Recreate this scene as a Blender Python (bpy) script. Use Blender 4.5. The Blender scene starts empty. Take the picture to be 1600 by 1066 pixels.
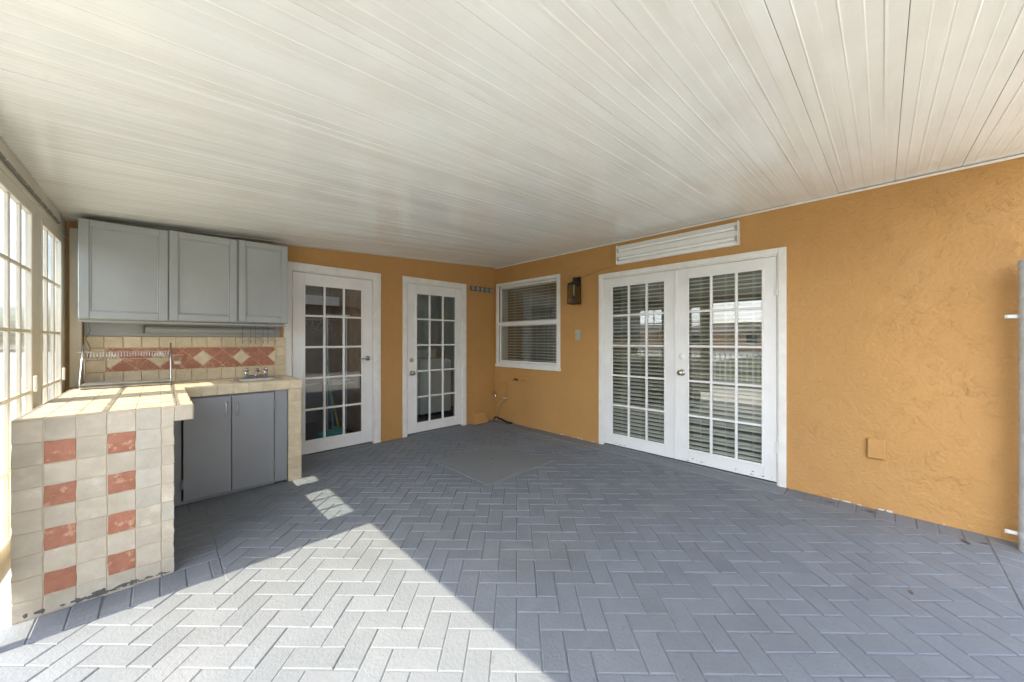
import bpy, bmesh, math, random
from mathutils import Vector, Matrix
from math import radians as R, sin, cos, pi
random.seed(7)
sc = bpy.context.scene
COL = sc.collection

# ------------------------------------------------------------------ camera, sky, sun, exposure
cam_d = bpy.data.cameras.new('camera'); cam = bpy.data.objects.new('camera', cam_d); COL.objects.link(cam)
cam.location = (-3.837, -4.344, 1.26); cam.rotation_euler = (R(90), 0, R(-44.2))
cam_d.sensor_width = 36; cam_d.lens = 36*565/1600; cam_d.shift_y = -0.0006
cam_d.clip_start = 0.02; cam_d.clip_end = 500
sc.camera = cam
SUN_EL = 51.6
w = bpy.data.worlds.new('World'); sc.world = w; w.use_nodes = True
nt = w.node_tree; nt.nodes.clear()
wo = nt.nodes.new('ShaderNodeOutputWorld'); bg = nt.nodes.new('ShaderNodeBackground'); sky = nt.nodes.new('ShaderNodeTexSky')
sky.sky_type = 'NISHITA'; sky.sun_disc = False; sky.sun_elevation = R(SUN_EL); sky.sun_rotation = R(270)
sky.air_density = 1.0; sky.dust_density = 2.5; sky.ozone_density = 1.0
bg.inputs['Strength'].default_value = 0.15
# thin broken cloud over the whole sky
tc = nt.nodes.new('ShaderNodeTexCoord'); mp = nt.nodes.new('ShaderNodeMapping'); mp.inputs['Scale'].default_value = (1, 1, 2.6)
cn = nt.nodes.new('ShaderNodeTexNoise'); cn.inputs['Scale'].default_value = 2.2; cn.inputs['Detail'].default_value = 7; cn.inputs['Roughness'].default_value = .6
cr = nt.nodes.new('ShaderNodeValToRGB'); cr.color_ramp.elements[0].position = .42; cr.color_ramp.elements[1].position = .66
mx = nt.nodes.new('ShaderNodeMixRGB'); mx.inputs['Color2'].default_value = (13.0, 13.6, 14.8, 1)
ms = nt.nodes.new('ShaderNodeMath'); ms.operation = 'MULTIPLY'; ms.inputs[1].default_value = .7
L = nt.links.new
L(tc.outputs['Generated'], mp.inputs['Vector']); L(mp.outputs[0], cn.inputs['Vector']); L(cn.outputs['Fac'], cr.inputs[0])
L(cr.outputs[0], ms.inputs[0]); L(ms.outputs[0], mx.inputs['Fac']); L(sky.outputs[0], mx.inputs['Color1'])
L(mx.outputs[0], bg.inputs['Color']); L(bg.outputs[0], wo.inputs['Surface'])
sd = bpy.data.lights.new('sun', 'SUN'); sun = bpy.data.objects.new('sun', sd); COL.objects.link(sun)
sd.energy = 2.35; sd.angle = R(0.53); sd.color = (1.0, .885, .665)
sun.location = (-10, -3, 12); sun.rotation_euler = (0, R(-(90-SUN_EL)), 0)
sc.view_settings.view_transform = 'Standard'; sc.view_settings.look = 'None'
sc.view_settings.exposure = 2.02; sc.view_settings.gamma = 1.0; sc.view_settings.use_curve_mapping = False
try:
    sc.cycles.max_bounces = 12; sc.cycles.diffuse_bounces = 6; sc.cycles.transparent_max_bounces = 24
    sc.cycles.sample_clamp_indirect = 8
except Exception: pass

# ------------------------------------------------------------------ materials
def mat(name, c1, c2=None, rough=.6, scale=8, bump=0., bscale=60, bdetail=6, metal=0., rand=0., spec=.5, spots=None, bdist=.002, wall=False, coat=0., stain=None):
    """base colour mottled between c1 and c2; spots=(colour, scale, threshold, amount) wear; rand = per-piece brightness spread"""
    m = bpy.data.materials.new(name); m.use_nodes = True; t = m.node_tree; N = t.nodes.new; K = t.links.new
    b = t.nodes['Principled BSDF']
    b.inputs['Roughness'].default_value = rough; b.inputs['Metallic'].default_value = metal
    b.inputs['Specular IOR Level'].default_value = spec; b.inputs['Coat Weight'].default_value = coat
    co = N('ShaderNodeTexCoord'); oi = N('ShaderNodeObjectInfo'); ad = N('ShaderNodeVectorMath'); ad.operation = 'MULTIPLY_ADD'
    cmb = N('ShaderNodeCombineXYZ')
    for i in range(3): K(oi.outputs['Random'], cmb.inputs[i])
    ad.inputs[1].default_value = (37., 53., 71.)
    K(cmb.outputs[0], ad.inputs[0]); K(co.outputs['Object'], ad.inputs[2])
    V = ad.outputs[0]
    col = None
    c2 = c2 or tuple(x*.88 for x in c1)
    n1 = N('ShaderNodeTexNoise'); n1.inputs['Scale'].default_value = scale; n1.inputs['Detail'].default_value = 5; n1.inputs['Roughness'].default_value = .6
    K(V, n1.inputs['Vector'])
    r1 = N('ShaderNodeValToRGB'); r1.color_ramp.elements[0].position = .33; r1.color_ramp.elements[1].position = .68
    r1.color_ramp.elements[0].color = (*c2, 1); r1.color_ramp.elements[1].color = (*c1, 1)
    K(n1.outputs['Fac'], r1.inputs[0]); col = r1.outputs[0]
    if spots:
        sps = spots if isinstance(spots, list) else [spots]
        for (sc_, ss, th, amt) in sps:
            n2 = N('ShaderNodeTexNoise'); n2.inputs['Scale'].default_value = ss; n2.inputs['Detail'].default_value = 8; n2.inputs['Roughness'].default_value = .65
            K(V, n2.inputs['Vector'])
            r2 = N('ShaderNodeValToRGB'); r2.color_ramp.elements[0].position = th; r2.color_ramp.elements[1].position = min(th+(.05 if ss > 10 else .22), 1)
            mu = N('ShaderNodeMath'); mu.operation = 'MULTIPLY'; mu.inputs[1].default_value = amt
            K(n2.outputs['Fac'], r2.inputs[0]); K(r2.outputs[0], mu.inputs[0])
            mm = N('ShaderNodeMixRGB'); mm.inputs['Color2'].default_value = (*sc_, 1)
            K(mu.outputs[0], mm.inputs['Fac']); K(col, mm.inputs['Color1']); col = mm.outputs[0]
    if rand:
        geo = N('ShaderNodeNewGeometry'); su = N('ShaderNodeMath'); su.operation = 'ADD'
        K(oi.outputs['Random'], su.inputs[0]); K(geo.outputs['Random Per Island'], su.inputs[1])
        fr = N('ShaderNodeMath'); fr.operation = 'FRACT'; K(su.outputs[0], fr.inputs[0])
        mr = N('ShaderNodeMapRange'); mr.inputs['To Min'].default_value = 1-rand; mr.inputs['To Max'].default_value = 1+rand
        K(fr.outputs[0], mr.inputs['Value'])
        hs = N('ShaderNodeHueSaturation'); K(mr.outputs[0], hs.inputs['Value']); K(col, hs.inputs['Color']); col = hs.outputs[0]
    for st in (stain or []):      # grime that runs across neighbouring pieces: (colour, (sx, sy, sz), lo, hi, amount)
        gp = N('ShaderNodeNewGeometry'); mpp = N('ShaderNodeMapping'); mpp.inputs['Scale'].default_value = st[1]
        nn = N('ShaderNodeTexNoise'); nn.inputs['Scale'].default_value = 1; nn.inputs['Detail'].default_value = 7; nn.inputs['Roughness'].default_value = .62
        K(gp.outputs['Position'], mpp.inputs['Vector']); K(mpp.outputs[0], nn.inputs['Vector'])
        q = N('ShaderNodeMapRange'); q.inputs['From Min'].default_value = st[2]; q.inputs['From Max'].default_value = st[3]; q.inputs['To Max'].default_value = st[4]
        K(nn.outputs['Fac'], q.inputs['Value'])
        mm = N('ShaderNodeMixRGB'); mm.inputs['Color2'].default_value = (*st[0], 1)
        K(q.outputs[0], mm.inputs['Fac']); K(col, mm.inputs['Color1']); col = mm.outputs[0]
    K(col, b.inputs['Base Color'])
    if bump:
        n3 = N('ShaderNodeTexNoise'); n3.inputs['Scale'].default_value = bscale; n3.inputs['Detail'].default_value = bdetail; n3.inputs['Roughness'].default_value = .6
        K(V, n3.inputs['Vector'])
        bp = N('ShaderNodeBump'); bp.inputs['Strength'].default_value = bump; bp.inputs['Distance'].default_value = bdist
        h = n3.outputs['Fac']
        if wall:      # trowelled stucco: flat skim with thin curved ridges, stronger in patches
            nz = N('ShaderNodeTexNoise'); nz.inputs['Scale'].default_value = 5.5; nz.inputs['Detail'].default_value = 3; K(V, nz.inputs['Vector'])
            vm = N('ShaderNodeVectorMath'); vm.operation = 'MULTIPLY_ADD'; vm.inputs[1].default_value = (.35, .35, .35)
            K(nz.outputs['Color'], vm.inputs[0]); K(V, vm.inputs[2])
            n4 = N('ShaderNodeTexNoise'); n4.inputs['Scale'].default_value = 8.5; n4.inputs['Detail'].default_value = 5; n4.inputs['Roughness'].default_value = .55
            K(vm.outputs[0], n4.inputs['Vector'])
            sb = N('ShaderNodeMath'); sb.operation = 'SUBTRACT'; sb.inputs[1].default_value = .5; K(n4.outputs['Fac'], sb.inputs[0])
            ab = N('ShaderNodeMath'); ab.operation = 'ABSOLUTE'; K(sb.outputs[0], ab.inputs[0])
            rg = N('ShaderNodeMapRange'); rg.inputs['From Min'].default_value = 0; rg.inputs['From Max'].default_value = .011
            rg.inputs['To Min'].default_value = 1; rg.inputs['To Max'].default_value = 0; K(ab.outputs[0], rg.inputs['Value'])
            n5 = N('ShaderNodeTexNoise'); n5.inputs['Scale'].default_value = 9; n5.inputs['Detail'].default_value = 3; K(V, n5.inputs['Vector'])
            r5 = N('ShaderNodeMapRange'); r5.inputs['From Min'].default_value = .44; r5.inputs['From Max'].default_value = .62; K(n5.outputs['Fac'], r5.inputs['Value'])
            # ridges get stronger towards the open end of the porch (negative y)
            sx = N('ShaderNodeSeparateXYZ'); K(co.outputs['Object'], sx.inputs[0])
            r6 = N('ShaderNodeMapRange'); r6.inputs['From Min'].default_value = -1.5; r6.inputs['From Max'].default_value = -4.2
            r6.inputs['To Min'].default_value = .10; r6.inputs['To Max'].default_value = .62; K(sx.outputs['Y'], r6.inputs['Value'])
            m1 = N('ShaderNodeMath'); m1.operation = 'MULTIPLY'; K(rg.outputs[0], m1.inputs[0]); K(r5.outputs[0], m1.inputs[1])
            m2 = N('ShaderNodeMath'); m2.operation = 'MULTIPLY'; K(m1.outputs[0], m2.inputs[0]); K(r6.outputs[0], m2.inputs[1])
            m4 = N('ShaderNodeMath'); m4.operation = 'MULTIPLY'; m4.inputs[1].default_value = .9; K(n4.outputs['Fac'], m4.inputs[0])
            m3 = N('ShaderNodeMath'); m3.operation = 'MULTIPLY_ADD'; m3.inputs[1].default_value = .55; K(n3.outputs['Fac'], m3.inputs[0]); K(m2.outputs[0], m3.inputs[2])
            m5 = N('ShaderNodeMath'); m5.operation = 'ADD'; K(m3.outputs[0], m5.inputs[0]); K(m4.outputs[0], m5.inputs[1])
            h = m5.outputs[0]
        K(h, bp.inputs['Height']); K(bp.outputs[0], b.inputs['Normal'])
    return m

def glass_mat(name, tint=(.92, .95, .94), refl=1.0, rough=0.0):
    m = bpy.data.materials.new(name); m.use_nodes = True; t = m.node_tree; t.nodes.clear(); N = t.nodes.new; K = t.links.new
    o = N('ShaderNodeOutputMaterial'); mix = N('ShaderNodeMixShader'); tr = N('ShaderNodeBsdfTransparent'); gl = N('ShaderNodeBsdfGlossy')
    tr.inputs[0].default_value = (*tint, 1); gl.inputs['Roughness'].default_value = rough
    lw = N('ShaderNodeLayerWeight'); lw.inputs['Blend'].default_value = .5
    pw = N('ShaderNodeMath'); pw.operation = 'POWER'; pw.inputs[1].default_value = 5
    ma = N('ShaderNodeMath'); ma.operation = 'MULTIPLY_ADD'; ma.inputs[1].default_value = .93; ma.inputs[2].default_value = .045*refl
    K(lw.outputs['Facing'], pw.inputs[0]); K(pw.outputs[0], ma.inputs[0]); K(ma.outputs[0], mix.inputs[0])
    K(tr.outputs[0], mix.inputs[1]); K(gl.outputs[0], mix.inputs[2]); K(mix.outputs[0], o.inputs[0])
    return m

M = {}
M['paver'] = mat('painted_paver', (.186, .206, .232), (.162, .181, .206), rough=.7, scale=3, bump=.7, bscale=75, bdetail=6, rand=.055, bdist=.005, stain=[((.12, .115, .10), (1.1, 1.1, 1.1), .5, .72, .28), ((.28, .29, .30), (2.3, 2.3, 2.3), .52, .75, .25), ((.10, .085, .07), (14, 14, 14), .66, .72, .4)],
                 spots=[((.12, .11, .10), 5.5, .74, .35), ((.6, .6, .58), 70, .80, .8)])
M['slab'] = mat('painted_concrete', (.190, .206, .220), (.168, .183, .196), rough=.6, scale=2.5, bump=.25, bscale=60, spots=[((.12, .11, .10), 5, .7, .35)])
M['orange'] = mat('orange_stucco', (.50, .272, .088), (.455, .245, .077), rough=.68, stain=[((.40, .22, .09), (1.0, 1.0, 1.0), .5, .75, .35), ((.20, .13, .07), (5, 5, 2), .62, .8, .22)], scale=1.6, bump=.9, bscale=45, bdetail=7, wall=True, bdist=.013,
                  spots=[((.62, .40, .2), 2.3, .60, .22), ((.12, .07, .04), 26, .83, .6)])
M['ceil'] = mat('enamelled_roof_panel', (.79, .81, .765), (.75, .77, .725), rough=.15, scale=2.4, bump=.12, bscale=3, bdetail=2, bdist=.010, rand=.012, stain=[((.50, .46, .36), (.8, 9, 1), .47, .72, .30), ((.56, .49, .40), (1.3, 1.3, 1), .55, .75, .25)],
                spots=[((.60, .53, .44), 2.1, .62, .16), ((.3, .25, .2), 60, .80, .5)])
M['white'] = mat('white_door_paint', (.80, .80, .78), (.72, .72, .70), rough=.38, scale=3, bump=.12, bscale=80,
                 spots=[((.30, .27, .22), 22, .77, .65)])
M['white_old'] = mat('worn_white_paint', (.80, .79, .75), (.70, .68, .63), rough=.5, scale=9, bump=.3, bscale=50,
                 spots=[((.42, .36, .28), 30, .70, .55)])
M['cream'] = mat('cream_painted_wood', (.68, .64, .54), (.60, .56, .46), rough=.5, scale=4, bump=.25, bscale=40,
                 spots=[((.30, .22, .12), 14, .72, .5)])
M['cab'] = mat('grey_cabinet_paint', (.345, .365, .36), (.31, .33, .328), rough=.42, scale=2.5, bump=.2, bscale=70,
               spots=[((.45, .45, .42), 60, .82, .7), ((.16, .16, .15), 8, .68, .3)])
M['cab_low'] = mat('dark_grey_cabinet_paint', (.30, .315, .33), (.265, .28, .295), rough=.42, scale=2.5, bump=.2, bscale=70,
               spots=[((.09, .08, .08), 18, .72, .5)])
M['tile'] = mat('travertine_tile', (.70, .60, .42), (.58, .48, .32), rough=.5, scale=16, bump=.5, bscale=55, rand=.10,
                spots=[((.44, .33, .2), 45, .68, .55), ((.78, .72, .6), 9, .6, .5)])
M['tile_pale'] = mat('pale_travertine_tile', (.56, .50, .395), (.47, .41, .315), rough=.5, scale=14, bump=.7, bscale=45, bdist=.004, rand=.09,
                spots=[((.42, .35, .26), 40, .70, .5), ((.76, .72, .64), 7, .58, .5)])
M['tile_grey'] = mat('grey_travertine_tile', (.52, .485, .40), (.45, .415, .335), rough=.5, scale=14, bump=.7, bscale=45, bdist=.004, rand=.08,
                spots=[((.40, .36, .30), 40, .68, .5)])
M['tile_red'] = mat('red_marble_tile', (.43, .185, .11), (.33, .125, .07), rough=.45, scale=22, bump=.4, bscale=60, rand=.10,
                spots=[((.60, .38, .25), 24, .56, .6), ((.25, .07, .04), 40, .66, .4)])
M['grout'] = mat('cream_grout', (.58, .50, .37), (.50, .42, .31), rough=.85, scale=12, bump=.6, bscale=80,
                 spots=[((.36, .28, .2), 20, .7, .5)])
M['grout_pink'] = mat('peach_grout', (.74, .56, .38), (.66, .48, .32), rough=.85, scale=12, bump=.4, bscale=80)
M['steel'] = mat('brushed_steel', (.55, .54, .52), (.42, .41, .40), rough=.32, metal=1, scale=30)
M['chrome'] = mat('chrome', (.75, .75, .76), (.65, .65, .66), rough=.12, metal=1, scale=20)
M['brass'] = mat('satin_nickel', (.50, .45, .35), (.40, .35, .27), rough=.28, metal=1, scale=20)
M['galv'] = mat('galvanised_steel', (.60, .64, .66), (.48, .52, .55), rough=.42, metal=.2, scale=13, spots=[((.7, .72, .73), 22, .58, .5)], bump=.1)
M['galv_white'] = mat('pale_band_paint', (.72, .72, .70), (.55, .54, .52), rough=.5, metal=.1, scale=16)
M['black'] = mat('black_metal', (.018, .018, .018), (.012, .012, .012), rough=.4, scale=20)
M['rubber'] = mat('black_rubber', (.02, .02, .02), rough=.5)
M['plate'] = mat('grey_plate', (.40, .40, .36), (.36, .36, .33), rough=.4, scale=9)
M['teal'] = mat('dark_teal_metal', (.10, .145, .135), (.06, .09, .085), rough=.3, scale=30)
M['blind'] = mat('blind_slat', (.84, .80, .70), (.78, .74, .64), rough=.5, scale=8, rand=.03)
M['cord'] = mat('blind_cord', (.75, .73, .66), rough=.8)
M['glass'] = glass_mat('pane_glass', refl=2.2)
M['glass_side'] = glass_mat('side_pane_glass', tint=(.93, .95, .96), refl=1.0)
M['glass_back'] = glass_mat('back_door_glass', refl=1.0)
M['lamp_glass'] = glass_mat('lantern_glass', tint=(.80, .80, .74), refl=1.2)
M['bulb'] = mat('bulb_white', (.85, .85, .80), rough=.2, scale=4)
M['tube'] = mat('fluorescent_tube', (.86, .87, .85), (.82, .83, .81), rough=.25, scale=4)
M['fixture'] = mat('fixture_enamel', (.80, .80, .76), (.74, .735, .69), rough=.3, scale=3, spots=[((.5, .42, .3), 16, .74, .4)])
M['track'] = mat('grey_track', (.20, .19, .165), (.15, .14, .12), rough=.5, scale=20)
M['room'] = mat('storeroom_board', (.42, .235, .11), (.30, .165, .075), rough=.6, scale=6, bump=.2, rand=.12)
M['room_grey'] = mat('storeroom_wall', (.27, .22, .165), (.2, .16, .12), rough=.7, scale=4, bump=.2)
M['bath'] = mat('washroom_wall', (.62, .64, .58), (.54, .56, .5), rough=.5, scale=2)
M['bath_floor'] = mat('washroom_floor', (.06, .055, .05), rough=.4)
M['appl'] = mat('appliance_enamel', (.80, .82, .82), (.76, .78, .78), rough=.22, scale=2)
M['room_dark'] = mat('inner_room_wall', (.34, .29, .22), (.27, .22, .17), rough=.8, scale=2)
M['wood'] = mat('bare_wood', (.42, .27, .13), (.34, .2, .09), rough=.55, scale=10)
M['blue'] = mat('blue_plastic', (.10, .28, .42), rough=.4)
M['aqua'] = mat('teal_plastic', (.04, .33, .32), rough=.4)
M['yellow'] = mat('yellow_plastic', (.55, .45, .08), rough=.4)
M['green'] = mat('green_plastic', (.10, .28, .08), rough=.4)
M['grass'] = mat('rough_grass', (.10, .11, .045), (.06, .075, .03), rough=.9, scale=1.2, bump=.8, bscale=30, bdist=.03)
M['terrace'] = mat('pale_concrete', (.50, .48, .44), (.42, .40, .37), rough=.6, scale=1.5, bump=.4, bscale=50)
M['house_white'] = mat('white_house_stucco', (.82, .82, .80), (.78, .78, .76), rough=.8, scale=.8, bump=.3, bscale=20)
M['house_tan'] = mat('tan_house_stucco', (.30, .25, .19), (.25, .2, .15), rough=.8, scale=.8)
M['house_peach'] = mat('peach_house_stucco', (.66, .42, .25), (.60, .37, .22), rough=.8, scale=.8)
M['shingle'] = mat('brown_roof_shingle', (.14, .105, .085), (.09, .07, .06), rough=.85, scale=3, rand=.2, bump=.6, bscale=14, bdist=.02)
M['win_dark'] = mat('house_window_glass', (.05, .06, .07), rough=.08, scale=2)
M['trunk'] = mat('palm_bark', (.16, .12, .08), rough=.9, scale=12, bump=.8, bscale=10, bdist=.02)
M['leaf'] = mat('leaf', (.07, .12, .03), (.045, .08, .02), rough=.5, scale=2, rand=.3)
M['dead_leaf'] = mat('dry_leaf', (.16, .09, .05), rough=.7, scale=20)
M['splash'] = mat('foot_grime', (.13, .135, .14), (.10, .09, .075), rough=.8, scale=30)
M['room_floor'] = mat('inner_room_floor', (.14, .12, .10), (.11, .095, .08), rough=.4, scale=2)
M['tan'] = mat('tan_painted_pipe', (.46, .33, .17), (.40, .27, .12), rough=.6, scale=9)
M['mastic'] = mat('chipped_plaster', (.66, .63, .58), (.5, .46, .4), rough=.8, scale=20)

# ------------------------------------------------------------------ geometry helpers
class MB:
    def __init__(s, X=None): s.v = []; s.f = []; s.X = X
    def pt(s, p):
        if s.X: p = s.X(*p)
        s.v.append(tuple(p)); return len(s.v)-1
    def poly(s, pts): s.f.append([s.pt(p) for p in pts])
    def box(s, x0, y0, z0, x1, y1, z1, b=0.0):
        if x0 > x1: x0, x1 = x1, x0
        if y0 > y1: y0, y1 = y1, y0
        if z0 > z1: z0, z1 = z1, z0
        b = min(b, (x1-x0)*.45, (y1-y0)*.45, (z1-z0)*.45)
        if b <= 0:
            i = [s.pt((x, y, z)) for z in (z0, z1) for y in (y0, y1) for x in (x0, x1)]
            for q in ((0, 2, 3, 1), (4, 5, 7, 6), (0, 1, 5, 4), (2, 6, 7, 3), (0, 4, 6, 2), (1, 3, 7, 5)): s.f.append([i[k] for k in q])
            return s
        I = {}
        lo = (x0, y0, z0); hi = (x1, y1, z1)
        for sx in (0, 1):
            for sy in (0, 1):
                for sz in (0, 1):
                    sg = (sx, sy, sz)
                    for a in range(3):   # vertex on face with normal a
                        p = [(hi[k]-b if sg[k] else lo[k]+b) for k in range(3)]
                        p[a] = hi[a] if sg[a] else lo[a]
                        I[(sg, a)] = s.pt(p)
        for a in range(3):
            o = [k for k in range(3) if k != a]
            for e in (0, 1):
                q = []
                for (m_, n_) in ((0, 0), (1, 0), (1, 1), (0, 1)):
                    sg = [0, 0, 0]; sg[a] = e; sg[o[0]] = m_; sg[o[1]] = n_; q.append(I[(tuple(sg), a)])
                s.f.append(q)
        for a in range(3):      # edges along axis a
            o = [k for k in range(3) if k != a]
            for m_ in (0, 1):
                for n_ in (0, 1):
                    g0 = [0, 0, 0]; g0[o[0]] = m_; g0[o[1]] = n_; g1 = list(g0); g1[a] = 1
                    g0 = tuple(g0); g1 = tuple(g1)
                    s.f.append([I[(g0, o[0])], I[(g1, o[0])], I[(g1, o[1])], I[(g0, o[1])]])
        for sx in (0, 1):
            for sy in (0, 1):
                for sz in (0, 1):
                    s.f.append([I[((sx, sy, sz), 0)], I[((sx, sy, sz), 1)], I[((sx, sy, sz), 2)]])
        return s
    def tube(s, pts, r, n=8, cap=True):
        pts = [Vector(p) for p in pts]; rs = r if isinstance(r, (list, tuple)) else [r]*len(pts)
        rings = []; up = None
        for i, p in enumerate(pts):
            d = (pts[min(i+1, len(pts)-1)] - pts[max(i-1, 0)]).normalized()
            if up is None:
                up = Vector((0, 0, 1)) if abs(d.z) < .9 else Vector((1, 0, 0))
            a = d.cross(up).normalized(); bb = a.cross(d).normalized(); up = bb
            rings.append([s.pt(p + (a*cos(2*pi*k/n) + bb*sin(2*pi*k/n))*rs[i]) for k in range(n)])
        for i in range(len(rings)-1):
            for k in range(n): s.f.append([rings[i][k], rings[i][(k+1) % n], rings[i+1][(k+1) % n], rings[i+1][k]])
        if cap: s.f.append(rings[0][::-1]); s.f.append(rings[-1])
        return s
    def lathe(s, prof, c, ax, n=16):
        """prof = [(radius, along)]"""
        c = Vector(c); ax = Vector(ax).normalized(); t = Vector((0, 0, 1)) if abs(ax.z) < .9 else Vector((1, 0, 0))
        a = ax.cross(t).normalized(); b = ax.cross(a)
        rings = [[s.pt(c+ax*h+(a*cos(2*pi*k/n)+b*sin(2*pi*k/n))*max(r, 1e-4)) for k in range(n)] for r, h in prof]
        for i in range(len(rings)-1):
            for k in range(n): s.f.append([rings[i][k], rings[i][(k+1) % n], rings[i+1][(k+1) % n], rings[i+1][k]])
        s.f.append(rings[0][::-1]); s.f.append(rings[-1]); return s
    def prism(s, poly, z0, z1, b=.0, j=0.0, tilt=None):
        """convex xy polygon raised to a chamfered slab"""
        n = len(poly); c = Vector((sum(p[0] for p in poly)/n, sum(p[1] for p in poly)/n))
        def inset(d):
            out = []
            for i in range(n):
                p0 = Vector(poly[i-1]); p1 = Vector(poly[i]); p2 = Vector(poly[(i+1) % n])
                e1 = (p1-p0).normalized(); e2 = (p2-p1).normalized()
                n1 = Vector((-e1.y, e1.x)); n2 = Vector((-e2.y, e2.x))
                q = n1+n2
                k = 1+n1.dot(n2)
                out.append(p1 + q*(d/max(k, .35)))
            return out
        tz = (lambda p: tilt[0]*(p[0]-c.x)+tilt[1]*(p[1]-c.y)) if tilt else (lambda p: 0)
        o0 = inset(j); o1 = inset(j+b)
        A = [s.pt((p[0], p[1], z0)) for p in o0]; B = [s.pt((p[0], p[1], z1-b*.8+tz(p))) for p in o0]; C = [s.pt((p[0], p[1], z1+tz(p))) for p in o1]
        for i in range(n):
            k = (i+1) % n
            s.f.append([A[i], A[k], B[k], B[i]]); s.f.append([B[i], B[k], C[k], C[i]])
        s.f.append(C); return s
    def mesh(s, name, m, off=(0, 0, 0), smooth=False, recalc=True):
        me = bpy.data.meshes.new(name)
        ox, oy, oz = off
        me.from_pydata([(x-ox, y-oy, z-oz) for x, y, z in s.v], [], s.f)
        if recalc:
            bm = bmesh.new(); bm.from_mesh(me); bmesh.ops.recalc_face_normals(bm, faces=bm.faces); bm.to_mesh(me); bm.free()
        if smooth:
            for p in me.polygons: p.use_smooth = True
            try: me.set_sharp_from_angle(angle=R(40))
            except Exception: pass
        me.materials.append(m); return me

def origin_of(parent):
    o = Vector((0, 0, 0))
    while parent is not None: o += parent.location; parent = parent.parent
    return o
def tag(o, label=None, cat=None, group=None, kind=None):
    if label: o['label'] = label
    if cat: o['category'] = cat
    if group: o['group'] = group
    if kind: o['kind'] = kind
    return o
def link(name, me, parent=None, loc=(0, 0, 0)):
    o = bpy.data.objects.new(name, me); COL.objects.link(o); o.parent = parent; o.location = loc; return o
def part(name, mb, m, parent=None, smooth=False, label=None):
    o = link(name, mb.mesh(name, m, origin_of(parent), smooth), parent)
    if label: o['label'] = label
    return o
def thing(name, label, cat, loc, group=None):
    o = bpy.data.objects.new(name, None); COL.objects.link(o); o.location = loc; o.empty_display_size = .1
    return tag(o, label, cat, group)
def single(name, mb, m, label, cat, loc, group=None, smooth=False):
    o = link(name, mb.mesh(name, m, loc, smooth), None, loc); return tag(o, label, cat, group)
def piece(name, me, parent, pos, rot=None):
    o = link(name, me, parent, Vector(pos)-origin_of(parent))
    if rot: o.rotation_euler = rot
    return o

BACK = lambda u, d, z: (u, -d, z)          # u to the right along the back wall, d out of the wall
RIGHT = lambda u, d, z: (-d, -u, z)        # u to the right along the side wall (towards the viewer)
LX = -4.35                                  # inner face of the window side wall
ceil_z = lambda x: 2.418 + .0568*x

# ------------------------------------------------------------------ ground, terrace, floor
g = MB(); g.poly([(-90, -90, -.14), (90, -90, -.14), (90, 90, -.14), (-90, 90, -.14)])
tag(link('ground', g.mesh('ground', M['grass'], recalc=False)), kind='structure')
g = MB().box(-7.2, -9, -.14, -4.45, 3.0, -.012); g.box(-40, 3.0, -.14, -4.45, 60.0, -.014); g.box(-7.2, -11, -.14, 9, -9, -.012); g.box(-4.45, -9, -.14, 9, -5.35, -.012)  # outer stretches added pale to bounce sunlight and whiten the side windows
tag(link('terrace', g.mesh('terrace', M['terrace'])), kind='structure')
g = MB().box(-4.45, -5.35, -.14, 0.0, 0.0, -.0045)
floor = tag(link('floor', g.mesh('floor', M['paver'])), kind='structure')

def clip(poly, a, b, c):
    """keep a*x+b*y >= c"""
    out = []
    for i in range(len(poly)):
        p, q = poly[i-1], poly[i]; dp = a*p[0]+b*p[1]-c; dq = a*q[0]+b*q[1]-c
        if (dp >= 0) != (dq >= 0):
            t = dp/(dp-dq); out.append((p[0]+t*(q[0]-p[0]), p[1]+t*(q[1]-p[1])))
        if dq >= 0: out.append(q)
    return out
def area(p): return .5*sum(p[i-1][0]*p[i][1]-p[i][0]*p[i-1][1] for i in range(len(p)))
U = .1005
au = Vector((1, -1))/math.sqrt(2); bu = Vector((1, 1))/math.sqrt(2)
O0 = Vector((-3.837, -4.344)) + Vector((.697, .717))*1.776 + Vector((.717, -.697))*.0236
SL = (-1.80, -1.94, -.92, -1.08)    # concrete patch
bricks = []
for a in range(-60, 60):
    for b_ in range(-60, 60):
        s_ = (a+b_) % 4
        if s_ == 0: w_, h_ = 2, 1
        elif s_ == 2: w_, h_ = 1, 2
        else: continue
        P = [O0+au*(a+i)*U+bu*(b_-1+k)*U for i, k in ((0, 0), (w_, 0), (w_, h_), (0, h_))]
        P = [(p.x, p.y) for p in P]
        cx = sum(p[0] for p in P)/4; cy = sum(p[1] for p in P)/4
        if cx < -4.6 or cx > .1 or cy > .1 or cy < -5.0: continue
        Q = clip(P, 0, 1, -4.8); Q = clip(Q, 0, -1, .12) if Q else Q
        if Q: Q = clip(Q, -1, 0, .2)
        if Q: Q = clip(Q, 1, 0, -4.44)
        if not Q: continue
        cx = sum(p[0] for p in Q)/len(Q); cy = sum(p[1] for p in Q)/len(Q)
        if cy > -1.86 and cx < -3.59: 
            if cx > -3.70 : Q = clip(Q, 1, 0, -3.59)
            elif cy < -1.75: Q = clip(Q, 0, -1, 1.86)
            else: continue
        elif cx < -3.59: Q = clip(Q, 0, -1, 1.86) if cy > -2.1 else Q
        elif cy > -1.86: Q = clip(Q, 1, 0, -3.59)
        if Q and cx < -2.88 and cy > -1.0: Q = clip(Q, 0, -1, .835)
        if not Q or len(Q) < 3: continue
        if SL[0]+.1 < cx < SL[2]-.1 and SL[1]+.1 < cy < SL[3]-.1: continue
        if area(Q) < .0012: continue
        bricks.append(Q)
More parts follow.
